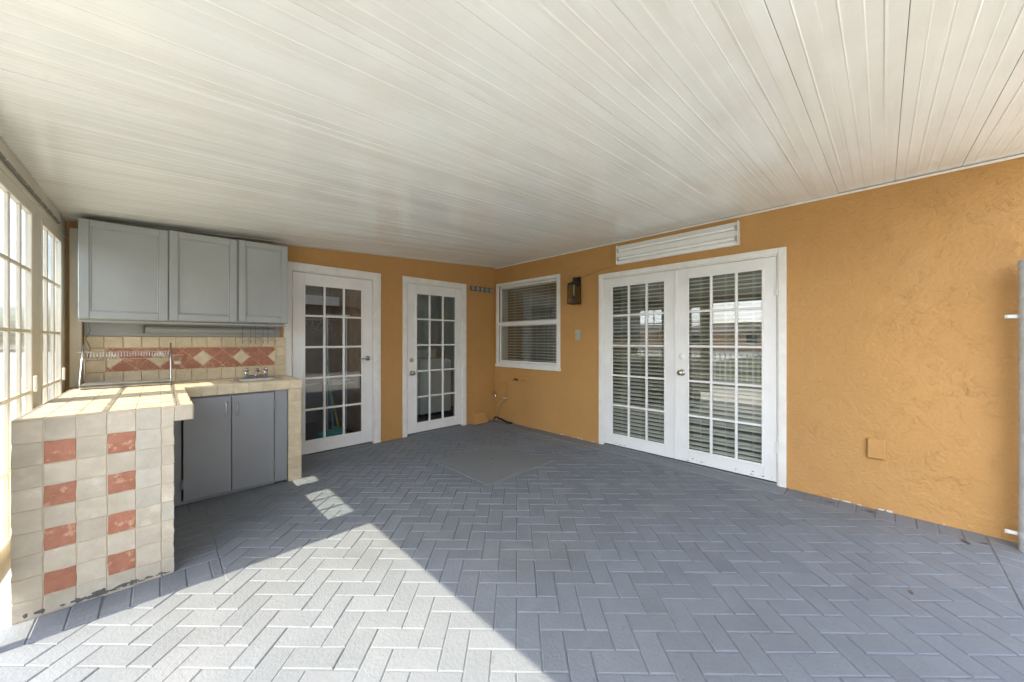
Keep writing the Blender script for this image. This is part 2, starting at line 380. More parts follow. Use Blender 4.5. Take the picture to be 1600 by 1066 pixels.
def strip(x0, y0, x1, y1, along, step=.1005):
    """soldier course: bricks side by side along an axis"""
    t = (x0 if along == 'x' else y0); e = (x1 if along == 'x' else y1)
    while t < e-.02:
        n_ = min(t+step, e)
        bricks.append([(t, y0), (n_, y0), (n_, y1), (t, y1)] if along == 'x' else [(x0, t), (x1, t), (x1, n_), (x0, n_)])
        t = n_
strip(-4.44, -1.86, -3.59, -1.655, 'x')          # in front of the counter end
strip(-3.785, -1.655, -3.59, -.835, 'y')          # beside the counter leg
strip(-3.785, -.835, -2.89, -.63, 'x')           # under the cabinet doors
strip(-.2, -4.8, 0, -3.77, 'y')                   # along the orange wall
strip(-4.44, -5.0, 0, -4.8, 'x')                  # across the open end
strip(-4.44, -5.2, 0, -5.0, 'x')
camxy = Vector((-3.837, -4.344)); Fv = Vector((.697, .717)); Rv = Vector((.717, -.697))
def seen(q):
    d = q-camxy; f = d.dot(Fv); u_ = d.dot(Rv)
    return f > 1.15 and abs(u_/f) < 1.5
def order(Q):
    c = Vector((sum(p[0] for p in Q)/len(Q), sum(p[1] for p in Q)/len(Q)))
    d = (c-camxy).length
    return d if seen(c) else d+100
bricks.sort(key=order)
rest = MB()
for i, Q in enumerate(bricks):
    if area(Q) < 0: Q = Q[::-1]
    n_ = len(Q)
    # drop near-duplicate corners
    Q = [Q[k] for k in range(n_) if (Vector(Q[k])-Vector(Q[k-1])).length > .004]
    if len(Q) < 3: continue
    z = random.gauss(0, .0008); tl = (random.gauss(0, .004), random.gauss(0, .004)); jj = .0010+random.random()*.0010
    if i < 300:
        mb = MB(); mb.prism(Q, -.012, z, b=.0042, j=jj, tilt=tl)
        c = (sum(p[0] for p in Q)/len(Q), sum(p[1] for p in Q)/len(Q), 0)
        link('paver', mb.mesh('paver', M['paver'], c, recalc=False), floor, c)
    else: rest.prism(Q, -.012, z, b=.0042, j=jj, tilt=tl)
tag(link('paver_field', rest.mesh('paver_field', M['paver'], recalc=False), floor), kind='stuff')
mb = MB().box(SL[0], SL[1], -.010, SL[2], SL[3], .004, b=.003)
part('concrete_patch', mb, M['slab'], floor, label='smooth square patch of grey painted concrete')
mb = MB(); mb.box(-2.87, -.12, -.008, -1.63, -.001, .004, .003); mb.box(-1.63, -.12, -.008, -.46, -.001, .0035, .003)
part('threshold_slab', mb, M['slab'], floor)
mb = MB().box(-.20, -3.77, -.008, -.001, -1.86, .0045, .003); mb.box(-.2, -1.86, -.008, -.001, -.125, .003, .003); part('threshold_slab', mb, M['slab'], floor)

# ------------------------------------------------------------------ walls of the house
def wall_with_holes(X, u0, u1, z1, holes, t=.2, zfun=None):
    """boxes round rectangular holes; holes=(u0,u1,z0,z1) sorted by u"""
    mb = MB(X); cur = u0
    zf = zfun or (lambda u: z1)
    def blk(a, b, za, zb0, zb1):
        q = [(a, 0), (b, 0)]
        p = [(a, 0, za), (b, 0, za), (b, 0, zb1), (a, 0, zb0)]; r = [(x, -t, z) for x, _, z in p]
        I = [mb.pt(v) for v in p]; J = [mb.pt(v) for v in r]
        mb.f.append(I); mb.f.append(J[::-1])
        for k in range(4): mb.f.append([I[k], J[k], J[(k+1) % 4], I[(k+1) % 4]])
    for (a, b, za, zb) in holes:
        if a > cur: blk(cur, a, -.14, zf(cur), zf(a))
        if za > 0: blk(a, b, -.14, za, za)
        blk(a, b, zb, zf(a), zf(b)); cur = b
    if cur < u1: blk(cur, u1, -.14, zf(cur), zf(u1))
    return mb
D1 = (-2.86, -1.96); D2 = (-1.54, -.635)
mb = wall_with_holes(BACK, LX-.018, 0.0, 2.4, [(D1[0], D1[1], 0, 2.02), (D2[0], D2[1], 0, 2.04)], zfun=lambda u: ceil_z(u)+.02)
bwall = single('stucco_wall', mb, M['orange'], 'orange stucco wall with two single french doors behind the counter', 'wall', (-2.2, 0, 0))
DD = (1.965, 3.715); WN = (.085, 1.30, .905, 2.12)
mb = wall_with_holes(RIGHT, -.2, 5.22, 2.44, [WN, (DD[0], DD[1], 0, 2.015)])
rwall = single('stucco_wall', mb, M['orange'], 'long orange stucco wall with the double french doors and the window', 'wall', (0, -2.6, 0))
# chipped plaster along the foot of the side wall
mb = MB()
for k in range(9):
    y = -3.95-random.random()*.75; l_ = .008+random.random()*.03
    mb.box(-.006-random.random()*.006, y, .0, -.001, y+l_, .005+random.random()*.008, .002)
for k in range(10):
    y = -.9-random.random()*1.0; l_ = .01+random.random()*.05
    mb.box(-.006, y, .0, -.001, y+l_, .008+random.random()*.01, .002)
o = part('plaster_chips', mb, M['mastic'], rwall); tag(o, kind='stuff')
# inner surface cracks conduit-like bead above door
# ------------------------------------------------------------------ side wall with casement windows
k_open = [(-1.64, -1.03), (-.82, -.21)]
SZ0, SZ1 = .30, 1.985
mb = MB()
xo, xi = LX-.022, LX
mb.box(xo, -1.81, .17, xi, -1.64, 2.03, .002)                     # end stile
mb.box(xo-.002, -1.87, -.01, xi+.002, -1.812, 2.03, .002)         # leg to the floor
mb.box(xo, -1.03, .17, xi, -.82, 2.03, .002)
mb.box(xo, -.21, .17, xi, -.003, 2.03, .002)
for (a, b) in k_open:
    mb.box(xo, a+.001, .17, xi, b-.001, SZ0, .002); mb.box(xo, a+.001, SZ1, xi, b-.001, 2.03, .002)
swall = single('side_wall', mb, M['cream'], 'cream painted wooden side wall holding the two multi-pane windows', 'wall', (LX, -.9, 0))
mb = MB()
mb.box(LX-.06, -5.2, 2.032, LX+.002, -.002, ceil_z(LX)-.004, .002)
beam = single('header_beam', mb, M['cream'], 'long cream header beam above the side windows under the ceiling', 'beam', (LX, -2.8, 2.03))
for wi, (a, b) in enumerate(k_open):
    lab = ['multi-pane side window nearest the camera, beside the tiled counter end', 'multi-pane side window in the far corner beside the wall cabinet'][wi]
    t = thing('casement_window', lab, 'window', (LX, (a+b)/2, SZ0), 'cream multi-pane windows in the side wall')
    f = MB(); e = .022
    f.box(LX-.0225, a, SZ0+.001, LX+.004, a+e, SZ1-.001, .003); f.box(LX-.0225, b-e, SZ0+.001, LX+.004, b, SZ1-.001, .003)
    f.box(LX-.0225, a+e, SZ0+.001, LX+.0035, b-e, SZ0+e, .003); f.box(LX-.0225, a+e, SZ1-e, LX+.0035, b-e, SZ1-.001, .003)
    fr = part('frame', f, M['cream'], t)
    cw = (b-a)/3; rh = (SZ1-SZ0)/5
    for i in (1, 2): part('muntin', MB().box(LX-.0185, a+cw*i-.011, SZ0+e, LX-.003, a+cw*i+.011, SZ1-e, .003), M['cream'], t)
    for j in range(1, 5): part('muntin', MB().box(LX-.0175, a+e, SZ0+rh*j-.010, LX-.002, b-e, SZ0+rh*j+.010, .003), M['cream'], t)
    for i in range(3):
        for j in range(5):
            part('pane', MB().box(LX-.0125, a+cw*i+.012, SZ0+rh*j+.011, LX-.0105, a+cw*(i+1)-.012, SZ0+rh*(j+1)-.011), M['glass_side'], t)
    mbh = MB(); mbh.box(LX+.008, b-e-.004, SZ0+rh*2.0, LX+.022, b-e+.010, SZ0+rh*2.0+.09, .003)
    part('latch', mbh, M['cream'], t)
# curtain track on the header
t = thing('curtain_track', 'thin grey curtain track screwed along the header beam', 'track', (LX+.002, -1.4, 2.075))
part('rail', MB().box(LX+.002, -4.0, 2.066, LX+.014, -.36, 2.084, .002), M['track'], t)
for k in range(22): part('screw', MB().lathe([(.004, 0), (.004, .003), (.0015, .0045)], (LX+.014, -3.9+k*.165+random.random()*.03, 2.075), (1, 0, 0), 8), M['galv_white'], t)

# ------------------------------------------------------------------ roof
roof = thing('patio_roof', 'white ribbed metal panel roof sloping over the whole porch', 'roof', (-2.2, -2.8, 2.3))
def roof_panel(y0, y1):
    mb = MB(); W = y1-y0
    prof = [(.0008, .02), (.0008, .001), (.002, 0)]
    n = 6
    for i in range(1, n):
        c = W*i/n
        prof += [(c-.0060, 0), (c-.0022, -.0009), (c+.0022, -.0009), (c+.0060, 0)]
    prof += [(W-.002, 0), (W-.0008, .001), (W-.0008, .02)]
    xs = [-4.46, -3.4, -2.2, -1.1, 0.0]
    rows = []
    sag = random.gauss(0, .0012)
    for x in xs: rows.append([mb.pt((x, y0+p, ceil_z(x)+h+random.gauss(0, .0006)*(0 < xs.index(x) < 4)+sag)) for p, h in prof])
    for i in range(len(rows)-1):
        for k in range(len(prof)-1): mb.f.append([rows[i][k], rows[i][k+1], rows[i+1][k+1], rows[i+1][k]])
    # upper skin
    T = [mb.pt((x, y, ceil_z(x)+.05)) for x in (-4.46, 0) for y in (y0+.0012, y1-.0012)]
    mb.f.append([T[0], T[1], T[3], T[2]])
    mb.f.append([rows[0][k] for k in range(len(prof))]+[T[1], T[0]])
    return mb
y = -3.79+.305*13
while y > -5.1:
    y1 = min(y, -.001); y0 = y-.305
    if y1-y0 > .03: part('roof_panel', roof_panel(y0, y1), M['ceil'], roof)
    y = y0
part('wall_trim', MB().box(-.016, -5.2, 2.398, -.001, -.02, 2.413, .003), M['white_old'], roof)
mb = MB(); mb.box(-4.485, -5.22, 2.140, -4.465, -.01, 2.225, .004); part('fascia', mb, M['white_old'], roof)
mb = MB(); 
part('seam_backing', MB().box(-4.46, -5.2, 2.475, -.0, -.0, 2.48), M['track'], roof)

# ------------------------------------------------------------------ french doors
def leaf(X, parent, u0, u1, z0, z1, d0=-.035, d1=.0, gl=None, knob=None, rows=5, cols=3, kin='knob', bolt=True):
    """door leaf: stiles and rails with muntins and panes"""
    ga, gb, gz0, gz1 = gl
    mb = MB(X)
    mb.box(u0, d0, z0, ga, d1, z1, .003); mb.box(gb, d0, z0, u1, d1, z1, .003)
    mb.box(ga, d0, z0, gb, d1-.0005, gz0, .003); mb.box(ga, d0, gz1, gb, d1-.0005, z1, .003)
    lf = part('door_leaf', mb, M['white'], parent)
    bd = MB(X); e = .014      # glazing bead
    bd.box(ga-.008, d1-.001, gz0-.008, ga+e, d1+.006, gz1+.008, .003); bd.box(gb-e, d1-.001, gz0-.008, gb+.008, d1+.006, gz1+.008, .003)
    bd.box(ga+e, d1-.001, gz0-.008, gb-e, d1+.0055, gz0+e, .003); bd.box(ga+e, d1-.001, gz1-e, gb-e, d1+.0055, gz1+.008, .003)
    part('glazing_bead', bd, M['white'], lf)
    cw = (gb-ga)/cols; rh = (gz1-gz0)/rows
    for i in range(1, cols): part('muntin', MB(X).box(ga+cw*i-.011, d0+.004, gz0+.001, ga+cw*i+.011, d1+.003, gz1-.001, .005), M['white'], lf)
    for j in range(1, rows): part('muntin', MB(X).box(ga+.001, d0+.006, gz0+rh*j-.011, gb-.001, d1+.001, gz0+rh*j+.011, .005), M['white'], lf)
    for i in range(cols):
        for j in range(rows):
            part('pane', MB(X).box(ga+cw*i+.010, d1-.018, gz0+rh*j+.010, ga+cw*(i+1)-.010, d1-.015, gz0+rh*(j+1)-.010), M['glass_back' if X is BACK else 'glass'], lf)
    if knob:
        ku, kz = knob
        C = Vector(X(ku, d1, kz)); ax = Vector(X(0, 1, 0))
        if kin == 'knob':
            mb = MB().lathe([(.032, 0), (.032, .004), (.026, .008), (.012, .012), (.011, .03), (.020, .036), (.027, .048), (.026, .060), (.016, .066), (0, .067)], C, ax, 20)
        else:
            mb = MB().lathe([(.030, 0), (.030, .006), (.022, .012), (.011, .014), (.011, .045), (0, .046)], C, ax, 20)
            mb.tube([X(ku, d1+.040, kz), X(ku-.03, d1+.044, kz), X(ku-.075, d1+.043, kz-.003), X(ku-.11, d1+.040, kz-.004)], [.010, .009, .008, .007], 10)
        part('handle' if kin != 'knob' else 'knob', mb, M['brass'], lf, smooth=True)
        if bolt:
            mb = MB().lathe([(.028, 0), (.028, .006), (.022, .014), (.013, .016), (.012, .022), (0, .023)], Vector(X(ku, d1, kz+(.17 if bolt is True else bolt))), ax, 20)
            part('deadbolt', mb, M['brass'] if bolt is True else M['appl'], lf, smooth=True)
    return lf
def trim(X, parent, u0, u1, zt, wd=.075, depth=.2, inner=None, mname='white_old'):
    """casing boards on the wall plus jambs inside the hole"""
    ia, ib, iz = inner
    mb = MB(X)
    mb.box(u0, -.002, .0, ia, .018, zt, .003); mb.box(ib, -.002, 0, u1, .018, zt, .003); mb.box(ia, -.002, iz, ib, .0175, zt, .003)
    part('casing', mb, M[mname], parent)
    mb = MB(X)
    mb.box(ia-.002, -depth, .0, ia+.012, .004, iz+.001, .002); mb.box(ib-.012, -depth, 0, ib+.002, .004, iz+.001, .002)
    mb.box(ia+.012, -depth, iz-.012, ib-.012, .004, iz+.002, .002); part('jamb', mb, M[mname], parent)
    part('sill', MB(X).box(ia+.013, -.16, -.005, ib-.013, .006, .016, .004), M['slab'], parent)
def hinge(X, parent, u, z, d=.0):
    mb = MB(X); mb.box(u-.016, d-.002, z-.05, u+.016, d+.004, z+.05, .001)
    for k in range(5):
        C = X(u, d+.008, z-.05+k*.02+.001); mb2 = MB(); 
        mb.tube([(u, d+.007, z-.05+k*.02+.0008), (u, d+.007, z-.05+k*.02+.0192)], .0062, 8)
    part('hinge', mb, M['white_old'], parent)

# door beside the kitchen counter
t = thing('french_door', 'single white french door with lever handle nearest the kitchen counter, brooms behind its panes', 'door', (-2.41, 0, 0))
trim(BACK, t, -2.925, -1.885, 2.085, inner=(-2.853, -1.967, 2.005))
leaf(BACK, t, -2.837, -1.983, .03, 1.988, gl=(-2.732, -2.108, .165, 1.868), knob=(-2.045, 1.045), kin='lever', bolt=False)
for z in (1.75, 1.05, .25): hinge(BACK, t, -2.846, z, .004)
# door by the corner
t = thing('french_door', 'single white french door with round knob and deadbolt nearest the room corner', 'door', (-1.09, 0, 0))
trim(BACK, t, -1.592, -.573, 2.095, inner=(-1.533, -.642, 2.025))
leaf(BACK, t, -1.518, -.657, .03, 2.01, gl=(-1.395, -.757, .150, 1.895), knob=(-1.462, .83), kin='knob', bolt=True)
for z in (1.78, 1.05, .25): hinge(BACK, t, -.650, z, .004)
# small sticker on its bottom rail
# double doors
t = thing('double_french_door', 'wide pair of white french doors with blinds in the orange side wall', 'door', (0, -2.84, 0))
trim(RIGHT, t, 1.925, 3.765, 2.06, inner=(1.972, 3.708, 2.008))
leaf(RIGHT, t, 1.986, 2.838, .028, 1.993, gl=(2.095, 2.73, .150, 1.90))
part('astragal', MB(RIGHT).box(2.826, .001, .03, 2.856, .010, 1.99, .003), M['white'], t)
leaf(RIGHT, t, 2.843, 3.694, .028, 1.993, gl=(2.957, 3.60, .150, 1.90), knob=(2.90, .93), bolt=.165)
for z in (1.70, .33): hinge(RIGHT, t, 3.701, z, .006)
for z in (1.70, .33): hinge(RIGHT, t, 1.979, z, .006)

mb = MB(RIGHT)      # knocks along the bottom rails where the paint has chipped
for k in range(16):
    u = random.choice((2.95, 3.02, 3.10, 3.42, 3.55, 2.2))+random.gauss(0, .04); z = .04+abs(random.gauss(0, .022)); a_ = .004+random.random()*.012
    pts = [mb.pt((u+a_*cos(2*pi*q/6)*(.6+random.random()*.6), .0012, z+.35*a_*sin(2*pi*q/6)*(.6+random.random()*.6))) for q in range(6)]
    mb.f.append(pts)
tag(part('paint_chips', mb, M['splash'], t), kind='stuff')

# ------------------------------------------------------------------ sash window
t = thing('sash_window', 'white single hung window with half open blinds beside the wall lantern', 'window', (0, -.69, .87))
u0, u1, z0, z1 = .052, 1.329, .868, 2.150
mb = MB(RIGHT)
mb.box(u0, -.002, z0, u0+.055, .020, z1, .003); mb.box(u1-.055, -.002, z0, u1, .020, z1, .003)
mb.box(u0+.055, -.002, z1-.045, u1-.055, .0195, z1, .003); mb.box(u0-.004, -.002, z0-.02, u1+.01, .040, z0+.022, .004); mb.box(u0+.055, -.002, z0+.022, u1-.055, .0195, z0+.055, .003)
part('frame', mb, M['white_old'], t)
mb = MB(RIGHT); mb.box(.087, -.2, .907, .097, -.045, 2.118); mb.box(1.288, -.2, .907, 1.298, -.045, 2.118); mb.box(.098, -.2, .907, 1.287, -.045, .917); mb.box(.098, -.2, 2.108, 1.287, -.045, 2.118)
part('lining', mb, M['blind'], t)
zm = 1.515
for (a, b, dd, nm) in ((zm+.005, z1-.045, -.030, 'upper'), (z0+.055, zm-.005, -.016, 'lower')):
    f = MB(RIGHT); e = .030
    ua, ub = u0+.047, u1-.047
    f.box(ua, dd-.02, a, ua+e, dd, b, .003); f.box(ub-e, dd-.02, a, ub, dd, b, .003); f.box(ua+e, dd-.02, a, ub-e, dd-.0005, a+e, .003); f.box(ua+e, dd-.02, b-e, ub-e, dd-.0005, b, .003)
    s_ = part('sash', f, M['white'], t)
    part('pane', MB(RIGHT).box(ua+e-.004, dd-.012, a+e-.004, ub-e+.004, dd-.009, b-e+.004), M['glass'], s_)
part('meeting_rail', MB(RIGHT).box(u0+.055, -.028, zm-.022, u1-.055, .012, zm+.026, .004), M['white'], t)

# ------------------------------------------------------------------ blinds
def blind(X, u0, u1, z0, z1, d, label, loc, pitch=.0425, slw=.048, ang=18, group=None):
    t = thing('window_blind', label, 'blind', loc, group)
    part('head_rail', MB(X).box(u0, d-.05, z1, u1, d, z1+.045, .003), M['blind'], t)
    n = int((z1-z0)/pitch)
    a = R(ang); W = slw/2
    base = MB(X)
    seg = []
    for k in range(4):
        s_ = -1+2*k/3; seg.append((d-.027+W*s_*cos(a), -W*s_*sin(a)+.003*(1-s_*s_)))
    for k in range(3):
        (d_a, z_a), (d_b, z_b) = seg[k], seg[k+1]
        i = [base.pt(p) for p in ((u0+.006, d_a, z_a), (u1-.006, d_a, z_a), (u1-.006, d_b, z_b), (u0+.006, d_b, z_b), (u0+.006, d_a, z_a+.0028), (u1-.006, d_a, z_a+.0028), (u1-.006, d_b, z_b+.0028), (u0+.006, d_b, z_b+.0028))]
        for q in ((0, 1, 2, 3), (4, 5, 6, 7), (0, 1, 5, 4), (2, 3, 7, 6), (0, 3, 7, 4), (1, 2, 6, 5)): base.f.append([i[z] for z in q])
    me = base.mesh('slat', M['blind'], (0, 0, 0))
    for k in range(n):
        zz = z1-.012-(k+.5)*pitch
        piece('slat', me, t, (0, 0, zz+random.gauss(0, .0012)), rot=(random.gauss(0, .0012), random.gauss(0, .0012), 0))
    part('bottom_rail', MB(X).box(u0+.004, d-.05, z0-.012, u1-.004, d-.004, z0+.006, .003), M['blind'], t)
    for f in (.2, .5, .8):
        uu = u0+(u1-u0)*f
        part('ladder_cord', MB(X).tube([(uu, d-.001, z0), (uu, d-.001, z1)], .0017, 5).tube([(uu+.012, d-.003, z0), (uu+.012, d-.003, z1)], .0010, 5), M['cord'], t)
    return t
blind(RIGHT, 2.05, 2.80, .12, 1.90, -.045, 'pale slatted blind behind the left leaf of the double doors', (0, -2.42, .1), group='slatted blinds behind glass')
blind(RIGHT, 2.91, 3.66, .12, 1.90, -.045, 'pale slatted blind behind the right leaf of the double doors', (0, -3.28, .1), group='slatted blinds behind glass')
blind(RIGHT, .16, 1.275, .93, 2.06, -.075, 'pale slatted blind behind the sash window', (0, -.7, .9), ang=8, group='slatted blinds behind glass')

# ------------------------------------------------------------------ rooms behind the glass
def room(name, x0, y0, x1, y1, z1, m, open_side, fl=None, walls=None):
    mb = MB()
    mb.poly([(x0, y0, z1), (x1, y0, z1), (x1, y1, z1), (x0, y1, z1)])
    if open_side != 'y0': mb.poly([(x0, y0, 0), (x1, y0, 0), (x1, y0, z1), (x0, y0, z1)])
    mb.poly([(x0, y1, 0), (x1, y1, 0), (x1, y1, z1), (x0, y1, z1)])
    if open_side != 'x0': mb.poly([(x0, y0, 0), (x0, y1, 0), (x0, y1, z1), (x0, y0, z1)])
    mb.poly([(x1, y0, 0), (x1, y1, 0), (x1, y1, z1), (x1, y0, z1)])
    o = tag(link(name, mb.mesh(name, m, recalc=False)), kind='structure')
    f = MB(); f.box(x0, y0, -.1, x1, y1, .012)
    tag(link(name.replace('walls', 'floor'), f.mesh('floor', fl or m)), kind='structure')
    return o
room('storeroom_walls', -3.6, .2, -1.62, 1.7, 2.5, M['room_grey'], 'y0', M['bath_floor'])
room('washroom_walls', -1.60, .2, .15, 1.9, 2.5, M['bath'], 'y0', M['bath_floor'])
room('living_room_walls', .2, -5.3, 4.2, .1, 2.6, M['room_dark'], 'x0', M['room_floor'])
# storeroom contents (seen through the first door)
t = thing('wood_panelling', 'brown wooden board panelling on the storeroom side seen through the door by the counter', 'panelling', (-1.64, .9, 0))
for k in range(9): part('board', MB().box(-1.945, .22+k*.16, .013, -1.91, .377+k*.16, 2.3, .003), M['room'], t)
t = thing('hanger_rail', 'white wall shelf with clothes rail inside the storeroom', 'shelf', (-2.5, 1.2, 1.6))
part('shelf_board', MB().box(-3.3, 1.25, 1.86, -1.96, 1.60, 1.885, .003), M['white'], t)
part('edge_rail', MB().box(-3.3, 1.20, 1.76, -1.96, 1.23, 1.89, .003), M['white_old'], t)
part('clothes_rod', MB().tube([(-3.3, 1.32, 1.56), (-1.96, 1.32, 1.56)], .012, 8), M['steel'], t)
hm = MB(); hm.tube([(0, 0, .0), (0, .022, .012), (0, .018, .04), (0, -.01, .045), (0, -.018, .03)], .003, 5)
hm.tube([(0, 0, 0), (0, -.19, -.11), (0, .19, -.11), (0, 0, 0)], .0028, 5)
hme = hm.mesh('clothes_hanger', M['appl'])
for k in range(9):
    o = link('clothes_hanger', hme, None, (-2.95+k*.11+random.random()*.03, 1.32, 1.53)); o.rotation_euler = (0, 0, random.gauss(0, .15))
    tag(o, 'white wire clothes hanger hanging on the rail inside the storeroom', 'hanger', 'wire hangers on the storeroom rail')
t = thing('wire_rack', 'white tubular rack with a low shelf inside the storeroom', 'rack', (-2.0, .75, 0))
for x in (-2.22, -1.97):
    part('upright', MB().tube([(x, .9, .02), (x, .9, 1.62)], .011, 8), M['appl'], t)
for z in (1.60, 1.16, .72): part('rail', MB().tube([(-2.22, .9, z), (-1.97, .78, z)], .009, 8), M['appl'], t)
part('shelf', MB()  .box(-2.26, .62, .68, -1.96, .92, .70, .003), M['appl'], t)
single('water_pipe', MB().tube([(-3.3, 1.15, .60), (-2.25, 1.15, .66)], .011, 8), M['appl'], 'thin white pipe running low across the storeroom', 'pipe', (-2.8, 1.15, .6))
def broom(x, y, dx, m1, m2, label, h=1.35, head='broom'):
    t = thing('broom', label, 'broom', (x, y, .012))
    part('handle', MB().tube([(x, y, .16), (x+dx, y+.12, h)], .011, 8), M[m1], t)
    mb = MB(); n = 12
    a = [(x-.045, y-.02, .16), (x+.045, y-.02, .16), (x+.045, y+.02, .16), (x-.045, y+.02, .16)]
    b = [(x-.13, y-.035, .014), (x+.13, y-.035, .014), (x+.13, y+.035, .014), (x-.13, y+.035, .014)]
    I = [mb.pt(p) for p in a]; J = [mb.pt(p) for p in b]
    mb.f += [I, J[::-1]]+[[I[k], I[(k+1) % 4], J[(k+1) % 4], J[k]] for k in range(4)]
    part('bristles', mb, M[m2], t)
broom(-2.30, .42, -.02, 'blue', 'aqua', 'blue handled broom with teal bristles behind the door by the counter', 1.0)
broom(-2.20, .54, -.13, 'yellow', 'green', 'yellow handled broom leaning behind the door by the counter', .98)
single('dustpan', MB().box(-2.50, .30, .014, -2.20, .40, .16, .02), M['aqua'], 'teal dustpan standing on the storeroom floor behind the door glass', 'dustpan', (-2.35, .35, .012))
# washroom contents
for k, (x0, x1, lab) in enumerate(((-1.45, -.86, 'white washing machine left behind the glass of the corner door'), (-.84, -.24, 'white dryer right behind the glass of the corner door'))):
    t = thing('washing_machine', lab, 'appliance', ((x0+x1)/2, 1.1, .012))
    part('cabinet', MB().box(x0, .85, .06, x1, 1.45, .93, .015), M['appl'], t)
    part('control_panel', MB().box(x0, 1.33, .93, x1, 1.45, 1.10, .015), M['appl'], t)
    part('lid', MB().box(x0+.03, .87, .931, x1-.03, 1.31, .95, .006), M['appl'], t)
    part('gap_shade', MB().box(x0+.02, .88, .013, x1-.02, 1.42, .06), M['black'], t)  # black block standing in for the shaded gap beneath the machine
    part('dial', MB().lathe([(.03, 0), (.03, .015), (.02, .02)], ((x0+x1)/2+.12, 1.33, 1.02), (0, -1, 0), 14), M['chrome'], t)
t = thing('shower_arm', 'dark curved shower arm seen through the glass of the corner door', 'shower', (-1.30, .8, 1.5))
part('arm', MB().tube([(-1.42, .80, 1.40), (-1.41, .80, 1.47), (-1.36, .80, 1.50), (-1.30, .80, 1.485), (-1.28, .80, 1.45)], .009, 8), M['black'], t, smooth=True)
part('shower_head', MB().lathe([(.010, 0), (.030, .02), (.032, .035), (0, .036)], (-1.28, .80, 1.455), (0, 0, -1), 14), M['black'], t, smooth=True)
single('wall_cupboard', MB().box(-1.2, 1.84, 1.25, -.9, 1.88, 2.1, .01).box(-.88, 1.84, 1.25, -.58, 1.88, 2.1, .01), M['bath'], 'pale wall cabinet above the machines behind the corner door', 'cabinet', (-.9, 1.86, 1.25))

# ------------------------------------------------------------------ outdoor kitchen counter
PX0, PX1 = -4.312, -3.782; PY0 = -1.655; CY = -.63; TOP = .90
cnt = thing('kitchen_counter', 'tiled L-shaped outdoor kitchen counter with red squares, sink and grey cupboard doors', 'counter', (-3.9, -.8, 0))
T = .009
mb = MB()
mb.box(PX0+.004, PY0+.0005, -.01, PX1-.004, -.004, TOP+.0008, .003)      # leg of the L
SK = (-3.36, -3.03, -.50, -.17)
for (a, b, c, d) in ((PX1-.004, SK[0]+.02, CY+.0012, -.004), (SK[1]-.02, -2.906, CY+.0012, -.004), (SK[0]+.02, SK[1]-.02, CY+.0012, SK[2]+.02), (SK[0]+.02, SK[1]-.02, SK[3]-.02, -.004)):
    mb.box(a, c, TOP-.077, b, d, TOP+.0006)   # slab over the cupboards
mb.box(-3.016, CY-.0006, -.01, -2.910, -.004, TOP-.0775, .003)
mb.box(PX1-.005, PY0+.0009, TOP-.079, -3.7045, CY+.0005, TOP+.0003, .002)    # overhang
part('masonry', mb, M['grout'], cnt)
def tile_mesh(nm, a, b, m, th=T+.003, n=3):
    """flat tile in the xy plane with uneven edges, z up"""
    mb = MB(); pts = []
    e = [(-a/2, -b/2), (a/2, -b/2), (a/2, b/2), (-a/2, b/2)]
    for i in range(4):
        p, q = e[i], e[(i+1) % 4]
        for k in range(n):
            t_ = k/n; pts.append((p[0]+(q[0]-p[0])*t_+random.gauss(0, .0011), p[1]+(q[1]-p[1])*t_+random.gauss(0, .0011)))
    mb.prism(pts, -.004, th-.004, b=.0018)
    return mb.mesh(nm, m, recalc=False)
cache = {}
def tile(a, b, m):
    k = (round(a, 3), round(b, 3), m)
    cache.setdefault(k, [])
    if len(cache[k]) < 4: cache[k].append(tile_mesh('tile', a, b, M[m])); return cache[k][-1]
    return random.choice(cache[k])
G = .0035
# front of the counter end: columns and rows of 10 cm
cols = [PX0, -4.222, -4.124, -4.026, -3.927, -3.832, PX1]
rows = [0.0, .088, .19, .292, .392, .492, .592, .692, .795, .897]
for i in range(6):
    for j in range(9):
        a = cols[i+1]-cols[i]-G; b = rows[j+1]-rows[j]-G
        red = i in (1, 3) and j in (1, 3, 5, 7)
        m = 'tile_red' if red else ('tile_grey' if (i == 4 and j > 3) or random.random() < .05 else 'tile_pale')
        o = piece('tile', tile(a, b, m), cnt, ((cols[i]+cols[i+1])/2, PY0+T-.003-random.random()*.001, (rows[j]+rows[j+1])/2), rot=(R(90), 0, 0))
        if red: o['label'] = 'red marble tile'
# right edge trim of the leg: narrow overhang edge tiles
def row_of_tiles(axis, t0, t1, fixed, z0, z1, face, m='tile', step=.1):
    n = max(1, round((t1-t0)/step)); s_ = (t1-t0)/n
    for k in range(n):
        c = t0+s_*(k+.5)
        if face == '-y': piece('tile', tile(s_-G, z1-z0-G, m), cnt, (c, fixed, (z0+z1)/2), rot=(R(90), 0, 0))
        elif face == '+x': piece('tile', tile(s_-G, z1-z0-G, m), cnt, (fixed, c, (z0+z1)/2), rot=(R(90), 0, R(90)))
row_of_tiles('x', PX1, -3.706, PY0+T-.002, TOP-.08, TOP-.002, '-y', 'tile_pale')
row_of_tiles('y', PY0+.012, CY-.004, -3.710, TOP-.08, TOP-.002, '+x', 'tile')
row_of_tiles('x', -3.706, -2.905, CY+T-.002, TOP-.078, TOP-.002, '-y', 'tile')
row_of_tiles('y', CY+.01, -.01, -2.912, TOP-.078, TOP-.002, '+x', 'tile')
for j in range(8): piece('tile', tile(.100, .0995, 'tile'), cnt, (-2.966, CY+T-.004, .052+j*.1025), rot=(R(90), 0, 0))
for j in range(8): piece('tile', tile(.1, .0995, 'tile'), cnt, (-2.916, CY+.062, .052+j*.1025), rot=(R(90), 0, R(90)))
